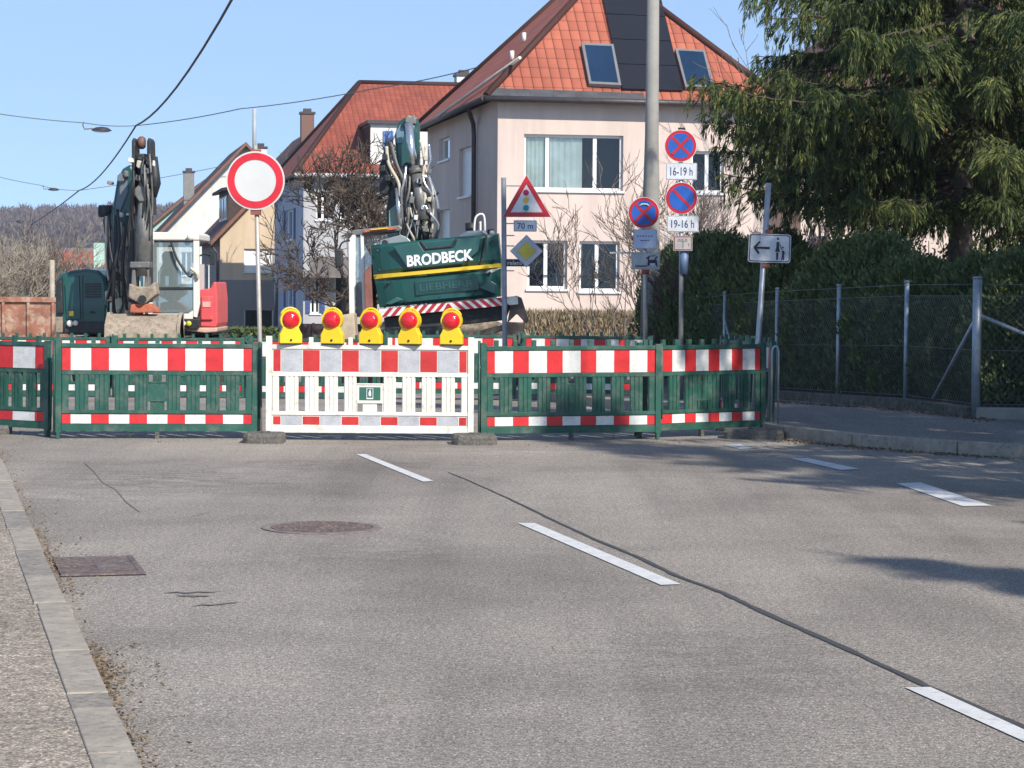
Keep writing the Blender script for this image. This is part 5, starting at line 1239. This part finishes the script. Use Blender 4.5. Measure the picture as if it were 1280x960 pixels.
z=zb(pos[0]); brace((0,0,z+1.0),tuple((pos[1]-pos[0])*.58+Vector((0,0,z+.02)))); d=(corner_r-o).normalized(); brace((0,0,z+1.02),tuple(d*1.6+Vector((0,0,z+.35))))
q=pos[4]-o; brace((q.x,q.y,zb(pos[4])+1.0),tuple((pos[3]-o)*.35+(pos[4]-o)*.65+Vector((0,0,zb(pos[4]))))); q=pos[5]-o; brace((q.x,q.y,zb(pos[5])+1.0),tuple((pos[6]-o)*.4+(pos[5]-o)*.6+Vector((0,0,zb(pos[5])))))
segs=list(zip(pos,pos[1:]))+[(pos[0],corner_r)]
mw=MB(); mm=MB()
for a,b in segs:
    za,zb_=zb(a) if b is not corner_r else .13,(zb(b) if b is not corner_r else .13)
    A=a-o; B=b-o; Ls=(B-A).length
    for h_ in (.03,.62,1.22,1.35): mw.tube([(A.x,A.y-.03,za+h_),(B.x,B.y-.03,zb_+h_)],.0035,4)
    st=.075; n=int((Ls+1.22)/st)
    for k in range(-int(1.22/st),int(Ls/st)):
        for sg in (1,-1):
            s0=k*st; s1=s0+1.22; u0,u1=max(0,s0),min(Ls,s1)
            if u1<=u0: continue
            h0,h1=(u0-s0),(u1-s0)
            if sg<0: h0,h1=1.22-h0,1.22-h1
            p0=A.lerp(B,u0/Ls); p1=A.lerp(B,u1/Ls)
            mm.tube([(p0.x,p0.y-.035,za+(zb_-za)*u0/Ls+h0),(p1.x,p1.y-.035,za+(zb_-za)*u1/Ls+h1)],.0015,3,cap=False)
mw.build('tension_wire',M_FW_,root); mm.build('chain_link_mesh',M_FW_,root)
# low stone edging below the fence
M_WALLS=pm('mossy_edging',(.13,.115,.095),.95,.35,5,.9,25,dirt=(.05,.06,.03),dirtamt=.5)
root=thing('low_wall','low weathered stone edging wall under the wire fence','wall',(o.x,o.y,oz))
for i,(a,b) in enumerate(segs):
    A=a-o; B=b-o; d=(B-A).normalized(); n=Vector((d.y,-d.x,0)); 
    if n.y>0: n=-n
    za=zb(a) if b is not corner_r else .13; zb_=zb(b) if b is not corner_r else .13
    f,bk=n*.10,n*-.06; ep=d*.002
    a1,b1=A+ep,B-ep
    mb=MB(); mb.hexa([(*(a1+f).xy,za-.25),(*(b1+f).xy,zb_-.25),(*(b1+bk).xy,zb_-.25),(*(a1+bk).xy,za-.25),(*(a1+f).xy,za-.005),(*(b1+f).xy,zb_-.005),(*(b1+bk).xy,zb_-.005),(*(a1+bk).xy,za-.005)])
    mb.build('stone_edging',M_WALLS if i<7 else pm('pale_edging',(.26,.25,.22),.9,.2,5,.6,30),root,bevel=.012)
# garden soil behind the wall
mb=MB(); pr=None
for p in [corner_r]+pos:
    z=gz(p.y)+.11+.10; c=[mb.pt((p.x+.0,p.y+.07,z)),mb.pt((p.x+ (8 if p is not corner_r else 14),p.y+ (4 if p is corner_r else .2)+2,z))]
    if pr: mb.face([pr[0],pr[1],c[1],c[0]])
    pr=c
tag(mb.build('garden_soil',pm('soil',(.045,.035,.022),.95,.4,4,.9,20)),kind='structure')
# ------------------------------------------------------------ vegetation
M_SPR=leafmat('spruce_needles',[(.15,(.020,.040,.018)),(.45,(.055,.085,.030)),(.7,(.14,.165,.045)),(.92,(.30,.27,.07))],.65,.25,1.0)
M_THU=leafmat('thuja_leaf',[(.1,(.045,.07,.03)),(.5,(.10,.14,.05)),(.85,(.18,.21,.07)),(1,(.20,.13,.08))],.7,.15,1.6)
M_BARK=pm('bark',(.13,.10,.08),.95,.35,6,1.0,22,dirt=(.22,.19,.15),dirtamt=.3); M_TWIG=pm('twig_brown',(.15,.122,.10),.9,.25,6); M_TWIGL=pm('twig_pale',(.29,.25,.19),.9,.25,6); M_TWIGR=pm('twig_purple',(.11,.055,.05),.9,.3,6)
def spruce(name,label,loc,Ht,z0,rmax,seed,ends=(),dens=1.0,zdense=99,group=None,trunk_r=.17):
    root=thing(name,label,'conifer tree',loc,0,group); rnd=random.Random(seed); rng=np.random.default_rng(seed)
    mb=MB(); mb.tube([(0,0,-.2),(.02,0,Ht*.3),(0,.02,Ht*.7),(0,0,Ht)],[trunk_r*1.15,trunk_r*.8,trunk_r*.4,.02],12); mb.build('trunk',M_BARK,root)
    br=[]; z=z0
    while z<Ht-.4:
        f=1-(z-z0)/(Ht-z0); n=6 if z<zdense else 5
        for k in range(n):
            a=rnd.uniform(0,6.28); l=rmax*(f**.8)*rnd.uniform(.65,1.05)
            if z<z0+1: l*=.8
            br.append((Vector((0,0,z+rnd.uniform(-.1,.1))),Vector((math.cos(a)*l,math.sin(a)*l,z-l*rnd.uniform(.12,.32))),1))
        z+=.36 if z<zdense else .6
    for e in ends: br.append((Vector((0,0,e[1])),Vector(e[0]),2))
    mb=MB(); C=[];D=[];Lg=[]
    for s,e,w_ in br:
        l=(e-s).length; n=max(4,int(l/(.17/dens**.3))); mid=(s+e)/2+Vector((0,0,-.06*l)); pts=[]
        for i in range(n+1):
            t=i/n; p=s*(1-t)**2+mid*2*t*(1-t)+e*t*t; p.z+=.10*l*max(0,t-.75); pts.append(p+Vector((rnd.gauss(0,.02),rnd.gauss(0,.02),rnd.gauss(0,.02))))
        mb.tube(pts,[.035*(1-.85*i/n)*min(1.3,l/3) for i in range(n+1)],4,cap=False)
        fw=(e-s).normalized(); side=Vector((-fw.y,fw.x,0)).normalized()
        for i in range(1,n+1):
            t=i/n; 
            if t<.14: continue
            for sg in (-1,1,0):
                tl=(.18+.62*(1-t)**.7*min(1,l/3.2))*rnd.uniform(.6,1.15) if sg else .2+.25*rnd.random()
                dr=(fw*.55+side*sg*rnd.uniform(.5,1.0)+Vector((0,0,-rnd.uniform(.15,.7)))) if sg else Vector((rnd.uniform(-.3,.3),rnd.uniform(-.3,.3),-1))
                dr.normalize(); m=max(3,int(tl/.065*dens))
                base=np.array(pts[i]); dn=np.array(dr)
                tt=rng.uniform(0.05,1,m*4)[:,None]
                c=base+dn*tl*tt+np.array([0,0,-1])*(tt**2)*tl*.35+rng.normal(0,.020,(m*4,3))
                C.append(c); D.append(dn*1.0+rng.normal(0,.24,(m*4,3))+np.array([0,0,-.6])*tt); Lg.append(rng.uniform(.12,.24,m*4))
    mb.build('branches',pm('spruce_branch',(.06,.045,.035),.95,.3,6),root)
    C=np.concatenate(C);D=np.concatenate(D);Lg=np.concatenate(Lg)/dens**.5
    leafmesh('crown',C,D,Lg,Lg*.17/dens**.3,M_SPR,root,seed=seed)
    return root
Ys=33.5; bx=PX(1199,Ys); g=gz(Ys)+.2
def E(px,py,dy,zs):
    p=P(px,py,Ys+dy); return ((p.x-bx,dy,p.z-g),zs)
ends=[E(868,105,-.3,4.1),E(880,150,.4,3.7),E(893,190,-.6,3.5),E(902,225,.3,3.2),E(880,125,-1.0,4.0),E(915,240,-.8,3.1),E(934,5,-.2,6.2),E(930,-10,.5,6.4),E(960,30,-.9,6.0),
 E(1000,255,-1.2,3.0),E(1040,268,-1.6,2.9),E(950,250,.2,3.0),E(930,130,-1.4,3.9),E(975,100,-1.8,4.4),E(1070,250,-2.0,2.9),E(1120,255,-2.2,2.8),E(1290,270,-1.5,3.0),E(1330,200,-.5,3.6),E(1260,255,-2,3),E(1350,120,0,4.4),E(1350,60,-.5,5),E(905,110,.8,4.1),E(1060,60,-2.2,5.3),E(890,115,-1.5,4.2),E(900,160,1.0,3.9),E(920,180,-1.2,3.7),E(940,105,.6,4.5),E(960,220,-1.5,3.4),E(985,150,-2.4,4.1),E(1020,120,-2.6,4.6),E(940,215,.8,3.5),E(1000,200,-2.2,3.7),E(1120,120,-2.8,4.7)]
spruce('spruce_tree','large dark green spruce with drooping branches reaching over the fence on the right',(bx,Ys,g),15,3.6,3.7,21,ends,2.1,6.5,trunk_r=.18)
# second spruce at the far right of the frame
spruce('spruce_tree','second spruce half cut off by the right edge of the picture',(PX(1330,36),36,g-.05),14,2.9,3.2,22,[],1.6,6.5,trunk_r=.15)
# tall conifers just outside the frame: they shade the pavement and the right barriers
tall=[(9.4,16.4,16,1.8,3.9,31),(12.2,19.5,14,2.2,3.4,32),(10.9,8.3,15,1.8,3.7,33),(13.5,12.6,15,2.0,3.4,34)]
for (x,y,Ht,z0,r_,sd_) in tall[:3:2]+[(10.9,.6,12.4,1.5,2.9,36)]: spruce('spruce_tree','tall spruce standing outside the frame on the right',(x,y,.05),Ht,z0,r_,sd_,[],.9,99,group='spruces outside the frame').scale=(1,1,1)
bpy.context.view_layer.update()
sps=[o for o in COL.objects if o.name.startswith('spruce_tree')]; sps=sps[:-1]
dup(sps[-2],(12.4,20.0,.05),1.2,scale=(.95,.95,.95)); dup(sps[-2],(13.8,12.2,.05),2.2,scale=(1,1,1.05)); dup(sps[-2],(8.3,23.7,.1),4.0,scale=(.75,.75,.72))
# thuja hedge: rounded shrubs
def thuja(loc,ht,r,seed,label,n=11000,proto=None):
    if proto: 
        return dup(proto,loc,random.uniform(0,6),label,scale=(r/.8,r/.8,ht/2.2))
    root=thing('thuja_shrub',label,'evergreen shrub',loc,0,'thuja shrubs behind the fence'); rng=np.random.default_rng(seed)
    mb=MB(); 
    for k in range(4): a=k*1.6; mb.tube([(0,0,0),(.15*math.cos(a),.15*math.sin(a),ht*.5),(.1*math.cos(a),.1*math.sin(a),ht*.85)],[.05,.03,.01],6)
    mb.build('stem',M_BARK,root)
    h=rng.uniform(0.02,1,n)**.85; ang=rng.uniform(0,2*math.pi,n)
    prof=np.sqrt(np.clip(1-((h-.35)/.66)**2,0.0,1)); prof=np.where(h<.35,.88+.12*h/.35,prof)
    lump=1+.10*np.sin(ang*5+h*9)+.08*np.sin(ang*9-h*17+2)
    rr=r*prof*lump*(1-.5*rng.uniform(0,1,n)**2.2)
    C=np.stack([rr*np.cos(ang),rr*np.sin(ang),h*ht*(1+.03*rng.normal(size=n))],1)
    D=np.stack([np.cos(ang)*.45,np.sin(ang)*.45,np.full(n,.9)],1)+rng.normal(0,.35,(n,3))
    leafmesh('foliage',C,D,rng.uniform(.06,.13,n),rng.uniform(.022,.045,n),M_THU,root,seed=seed); return root
TH_L='dark green thuja shrub forming the hedge behind the wire fence'
th0=None; rnd=random.Random(5)
line=[Vector((9.3,26.2,0)),Vector((5.9,26.5,0)),Vector((5.2,28.6,0)),Vector((4.5,31.4,0)),Vector((3.9,34.4,0)),Vector((3.6,37.6,0)),Vector((3.2,41.0,0)),Vector((2.95,45,0))]
for (a,b) in zip(line,line[1:]):
    n=max(2,int(round((b-a).length/.95)))
    for k in range(n):
        p=a.lerp(b,k/n)+Vector((rnd.uniform(-.1,.15),rnd.uniform(0,.2),0)); z=gz(p.y)+.2
        ht=rnd.uniform(1.65,2.1) if p.y<33 else rnd.uniform(1.95,2.5); loc=(p.x,p.y,z)
        if th0 is None: th0=thuja(loc,2.2,.8,41,TH_L); bpy.context.view_layer.update()
        else: thuja(loc,ht,rnd.uniform(.72,.9),0,TH_L,proto=th0)
# bare trees
def bare(name,label,cat,loc,seed,h0,levels,stems,mat_t,mat_b,spread=.6,l0=1.0,droop=0,group=None,r0=.06,nchild=(3,4),rmin=.006,shrink=.70,dirs=None,seglen=None,trunkname='trunk'):
    root=thing(name,label,cat,loc,0,group); rnd=random.Random(seed); T_=MB(); B_=MB()
    def grow(p,d,l,r,lv):
        n=5; pts=[p]; q=p
        for i in range(n):
            d=(d+Vector((rnd.gauss(0,.11),rnd.gauss(0,.11),rnd.gauss(0,.07)-droop*.1+(.05 if lv<levels-1 else .02)))).normalized(); q=q+d*l/n; pts.append(q)
        rr=[max(rmin*.6,r*(1-.55*i/n)) for i in range(n+1)]
        (T_ if lv==levels else B_).tube(pts,rr,7 if lv==levels else (4 if lv>1 else 3),cap=False)
        if lv<=0: return
        nc=rnd.randint(*nchild)+(1 if lv==levels else 0)
        for k in range(nc):
            t=rnd.uniform(.3,1.0) if k else 1.0; i=min(n,int(t*n+.5)); base=pts[i]
            ax=Vector((rnd.gauss(0,1),rnd.gauss(0,1),rnd.gauss(0,.6))); ax=(ax-ax.dot(d)*d).normalized()
            nd=(d+ax*spread*rnd.uniform(.5,1.35)).normalized()
            grow(base,nd,l*shrink*rnd.uniform(.7,1.15),max(rmin,rr[i]*rnd.uniform(.5,.72)),lv-1)
    for s in range(stems):
        if dirs: d=Vector(dirs[s%len(dirs)])
        else: d=Vector((rnd.gauss(0,.35 if stems>1 else .05),rnd.gauss(0,.35 if stems>1 else .05),1))
        grow(Vector((rnd.gauss(0,.05),rnd.gauss(0,.05),0)) if stems>1 else Vector((0,0,0)),d.normalized(),h0,r0,levels)
    T_.build(trunkname,mat_t,root); B_.build('branches',mat_b,root); return root
# tree in front of the white house
Yt=62; bare('bare_tree','leafless gnarled tree with dense twigs in front of the white and blue house','tree',(PX(441,Yt),Yt,gz(Yt)),17,2.35,6,1,pm('bark_dark',(.075,.058,.045),.95,.35,6,1.0,22),pm('twig_dark',(.095,.07,.05),.9,.25,6),.85,r0=.24,nchild=(4,4),rmin=.015,shrink=.71,droop=.25)
# twiggy shrubs in front of the pink house
Yt=48; bare('bare_shrub','leafless many stemmed shrub spreading in front of the pink house windows','shrub',(PX(775,Yt),Yt,gz(Yt)),5,1.5,5,4,M_TWIG,M_TWIG,.5,r0=.035,nchild=(2,3),rmin=.008,shrink=.76,dirs=[(-.5,0,1),(.25,0,1),(-.15,.1,1),(.5,0,.9)],trunkname='stems')
bare('bare_shrub','second leafless shrub behind the tall parking signs','shrub',(PX(860,Yt+1),Yt+1,gz(Yt)),6,1.45,5,5,M_TWIG,M_TWIG,.5,r0=.03,nchild=(2,4),rmin=.008,shrink=.76,dirs=[(-.4,0,1),(.2,0,1),(.5,0,1),(0,0,1),(-.2,0,1)],trunkname='stems')
bare('bare_shrub','reddish leafless shrub beside the leaning pedestrian sign','shrub',(PX(930,39),39,gz(39)),7,1.0,5,6,M_TWIGR,M_TWIGR,.6,r0=.025,nchild=(3,4),rmin=.008,shrink=.76,trunkname='stems')
bare('bare_shrub','reddish brown leafless shrub above the hedge right of the pedestrian sign','shrub',(PX(1010,39),39,gz(39)),8,1.05,5,6,M_TWIGR,M_TWIG,.6,r0=.025,nchild=(3,4),rmin=.008,shrink=.76,trunkname='stems')
# tall bare tree whose crown tops out between the roofs
Yt=58; bare('bare_tree','thin leafless tree with fine twigs against the sky between the two roofs','tree',(PX(1035,Yt),Yt,gz(Yt)),14,4.6,5,1,M_BARK,M_TWIG,.55,r0=.11,nchild=(3,3),rmin=.010,shrink=.66)
# left thicket
def bt(px,Y,seed,s,lab,m): return bare('bare_bush',lab,'bush',(PX(px,Y),Y,gz(Y)-.2),seed,s,5,5,m,m,.62,r0=.06,nchild=(3,3),rmin=.014,shrink=.76,group='leafless bushes at the far left',trunkname='stems')
for i,(px,Y,s,m) in enumerate(((-20,78,1.35,M_TWIGL),(22,80,1.45,M_TWIGL),(58,84,1.35,M_TWIG),(5,95,1.8,M_TWIGL),(48,98,1.6,M_TWIGL),(80,110,1.3,M_TWIGL),(-30,100,1.8,M_TWIG))):
    bt(px,Y,50+i,s,'pale leafless bush of the thicket behind the rusty container',m)
bare('bare_tree','fine bare twigs showing above the roofs behind the round sign','tree',(PX(345,112),112,-1),61,3.6,5,1,M_BARK,M_TWIG,.55,r0=.12,nchild=(3,3),rmin=.016,shrink=.7)
# evergreen garden shrubs behind the hedge
M_LAU=leafmat('garden_leaf',[(.1,(.03,.05,.02)),(.5,(.07,.10,.035)),(.9,(.14,.16,.05))],.6,.2,1.5); M_PURP=leafmat('purple_leaf',[(.1,(.05,.022,.022)),(.5,(.10,.05,.045)),(.9,(.17,.10,.075))],.7,.2,1.5)
def gshrub(px,pyt,Y,r,m,seed,lab,n=3800,grp='garden shrubs behind the thuja hedge'):
    z=gz(Y)+.15; ht=P(px,pyt,Y).z-z; root=thing('garden_shrub',lab,'shrub',(PX(px,Y),Y,z),0,grp); rng=np.random.default_rng(seed); rnd=random.Random(seed)
    mb=MB()
    for k in range(9): a=rnd.uniform(0,6.28); e=rnd.uniform(.4,.9)*r; mb.tube([(0,0,0),(e*.4*math.cos(a),e*.4*math.sin(a),ht*.5),(e*math.cos(a),e*math.sin(a),ht*rnd.uniform(.75,1))],[.035,.02,.006],5)
    mb.build('stems',M_TWIGR,root)
    cl=rng.normal(size=(46,3)); cl/=np.linalg.norm(cl,axis=1,keepdims=True); cl*=rng.uniform(.45,1,(46,1)); cc=cl[rng.integers(0,46,n)]+rng.normal(0,.15,(n,3))
    C=np.stack([cc[:,0]*r,cc[:,1]*r,ht*(.55+.42*cc[:,2])],1)
    leafmesh('foliage',C,rng.normal(0,1,(n,3))+np.array([0,0,.3]),rng.uniform(.05,.11,n),rng.uniform(.025,.05,n),m,root,seed=seed)
for i,(px,pyt,Y_,r,m,lab) in enumerate(((905,325,40,.8,M_LAU,'green leafy shrub just right of the tall parking signs, above the hedge'),(985,290,41,1.0,M_PURP,'purplish shrub right of the pedestrian sign, above the hedge'),(1050,262,40,1.1,M_PURP,'purplish brown shrub under the left boughs of the spruce'),(1110,272,39,1.0,M_LAU,'green shrub left of the spruce trunk, above the hedge'),
  (1165,300,37,.8,M_LAU,'low green shrub close to the spruce trunk'),(1245,285,38,1.1,M_LAU,'green shrub right of the spruce trunk'),(1300,290,37,1.1,M_PURP,'brownish shrub at the right edge behind the hedge'),(945,335,39,.6,M_PURP,'small purple shrub right behind the pedestrian sign pole'))):
    gshrub(px,pyt,Y_,r,m,200+i,lab)
# dirt heap beneath and behind the leaning excavator
rnd=random.Random(3); Yd=45.8; bx_=PX(560,Yd); mb=MB(); nx,ny=26,9; I=[]
for j in range(ny+1):
    row=[]
    for i in range(nx+1):
        u=-1+2*i/nx; v=-1+2*j/ny; hgt=1.45*max(0,(1-u*u))**.6*max(0,(1-v*v))**.7*(1+.3*noise.noise(Vector((u*3,v*2,1))))
        row.append(mb.pt((u*2.5+rnd.uniform(-.05,.05),v*1.0,hgt+ (rnd.uniform(-.08,.08) if hgt>0 else -.05))))
    I.append(row)
for j in range(ny):
    for i in range(nx): mb.face([I[j][i],I[j][i+1],I[j+1][i+1],I[j+1][i]])
tag(mb.build('dirt_heap',pm('excavated_soil',(.16,.12,.085),.95,.4,3,1,10,dirt=(.30,.26,.20),dirtamt=.4),loc=(bx_,Yd,gz(Yd))),'brown heap of excavated soil behind the leaning excavator','soil heap')
# clipped beech hedge in front of the pink house
Yh=55; x0,x1=PX(655,Yh),PX(795,Yh); zt=P(0,384,Yh).z; zb_=gz(Yh); rng=np.random.default_rng(3); n=15000
root=thing('clipped_hedge','clipped leafless beige hedge at the foot of the pink house','hedge',((x0+x1)/2,Yh,zb_))
w_=(x1-x0)/2; hh=zt-zb_; C=np.stack([rng.uniform(-w_,w_,n),rng.uniform(-.35,.35,n)**3*8,rng.uniform(0,1,n)**.8*hh],1); C[:,1]=np.clip(rng.normal(-.25,.2,n),-.42,.45)
D=np.stack([rng.normal(0,.35,n),rng.normal(0,.3,n),np.ones(n)],1)
leafmesh('twigs',C,D,rng.uniform(.08,.28,n),rng.uniform(.015,.04,n),leafmat('beech_twigs',[(.1,(.10,.075,.045)),(.5,(.27,.21,.13)),(.9,(.46,.38,.25))],.9,.1,5),root,seed=3)
mb=MB(); 
for k in range(24): x=-w_+k*2*w_/23; mb.tube([(x,0,0),(x+.05,.0,hh*.8)],.018,5)
mb.build('stems',M_TWIG,root)
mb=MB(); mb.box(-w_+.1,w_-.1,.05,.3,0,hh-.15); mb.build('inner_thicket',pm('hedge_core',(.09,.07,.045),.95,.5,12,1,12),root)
# dark fringe of low plants far behind, next to cream house
rng=np.random.default_rng(8); n=3000; Yq=70; xa,xb=PX(283,Yq),PX(350,Yq); C=np.stack([rng.uniform(xa,xb,n),rng.uniform(Yq-.4,Yq+.4,n),gz(Yq)+rng.uniform(0,1,n)*.95],1)
o=leafmesh('low_hedge',C-np.array([xa,Yq,gz(Yq)]),rng.normal(0,1,(n,3))+np.array([0,0,1]),.2,.08,M_THU,loc=(xa,Yq,gz(Yq)),seed=9); tag(o,'low dark green hedge below the cream house','hedge')
# site wall (dark brown) behind lamps, below the white house
mb=MB(); Yq=66; xa,xb=PX(372,Yq),PX(452,Yq); mb.box(0,xb-xa,0,.12,0,P(0,402,Yq).z-gz(Yq)); 
for k in range(5): x=k*(xb-xa)/4-.04; mb.box(x,x+.08,-.05,-.003,0,P(0,401,Yq).z-gz(Yq))
tag(mb.build('board_fence',pm('dark_boards',(.07,.045,.04),.85,.3,4,.5,12),loc=(xa,Yq,gz(Yq))),'dark brown board fence below the white and blue house','fence')
# ------------------------------------------------------------ hills and far wood
def hillz(x,y): return 11+ (y-820)*.065+1.5*math.sin(x*.011+1)+1.0*math.sin(x*.031)
mb=MB(); xs=[-420+i*30 for i in range(24)]; ys=[820,900,980,1060,1160,1300]
I=[[mb.pt((x,y,(-1 if j==0 else 0)+hillz(x,min(y,1060)))) for x in xs] for j,y in enumerate(ys)]
for j in range(len(ys)-1):
    for i in range(len(xs)-1): mb.face([I[j][i],I[j][i+1],I[j+1][i+1],I[j+1][i]],smooth=True)
tag(mb.build('wooded_hill',pm('forest_floor',(.07,.05,.04),.95,.3,.05)),kind='structure')
mb=MB(); pr=None
for x in range(-360,61,30):
    c=[mb.pt((x,560,P(0,331,560).z-2)),mb.pt((x,815,P(0,309,815).z+.8*math.sin(x*.02)))]
    if pr: mb.face([pr[0],c[0],c[1],pr[1]],smooth=True)
    pr=c
tag(mb.build('field',pm('brown_field',(.25,.165,.11),.95,.15,.02)),kind='structure')
rng=np.random.default_rng(77); C=[];D=[];Lg=[];W_=[]
for k in range(1700):
    y=rng.uniform(825,1110); x=rng.uniform(-300,-70)*y/950
    z=hillz(x,min(y,1060)); h_=rng.uniform(6.5,10.5); r_=rng.uniform(2.2,4.5); m=46
    a=rng.uniform(0,6.28,m); el=rng.uniform(-.35,1,m); rad=r_*np.sqrt(np.clip(1-(el*.9)**2,0,1))*rng.uniform(.55,1,m)
    C.append(np.stack([x+rad*np.cos(a),y+rad*np.sin(a),z+h_*(.58+.42*el)],1)); D.append(np.stack([np.cos(a)*.5,np.sin(a)*.5,np.full(m,1.0)],1)+rng.normal(0,.25,(m,3))); Lg.append(rng.uniform(1.5,4.5,m)); W_.append(rng.uniform(.25,.8,m))
    C.append(np.array([[x,y,z+h_*.35]])); D.append(np.array([[0,0,1.0]])); Lg.append(np.array([h_*.75])); W_.append(np.array([.5]))
o=leafmesh('far_forest',np.concatenate(C),np.concatenate(D),np.concatenate(Lg),np.concatenate(W_),leafmat('bare_forest',[(.1,(.06,.046,.042)),(.5,(.13,.097,.082)),(.9,(.24,.175,.135))],.95,.0,.02),seed=4)
tag(o,'leafless purple brown wood covering the distant hill','forest',kind='stuff')
# ------------------------------------------------------------ haze
mb=MB(); mb.box(-1490,1490,-39,1400,-3,130)
t=NT('haze_air'); t.t.nodes.remove(t.b); pv=t.n('ShaderNodeVolumePrincipled'); pv.inputs['Density'].default_value=.00032; pv.inputs['Color'].default_value=(.80,.87,1,1); pv.inputs['Anisotropy'].default_value=.2
t.l(pv.outputs[0],t.out.inputs['Volume'])
tag(mb.build('haze',t.m),kind='stuff')
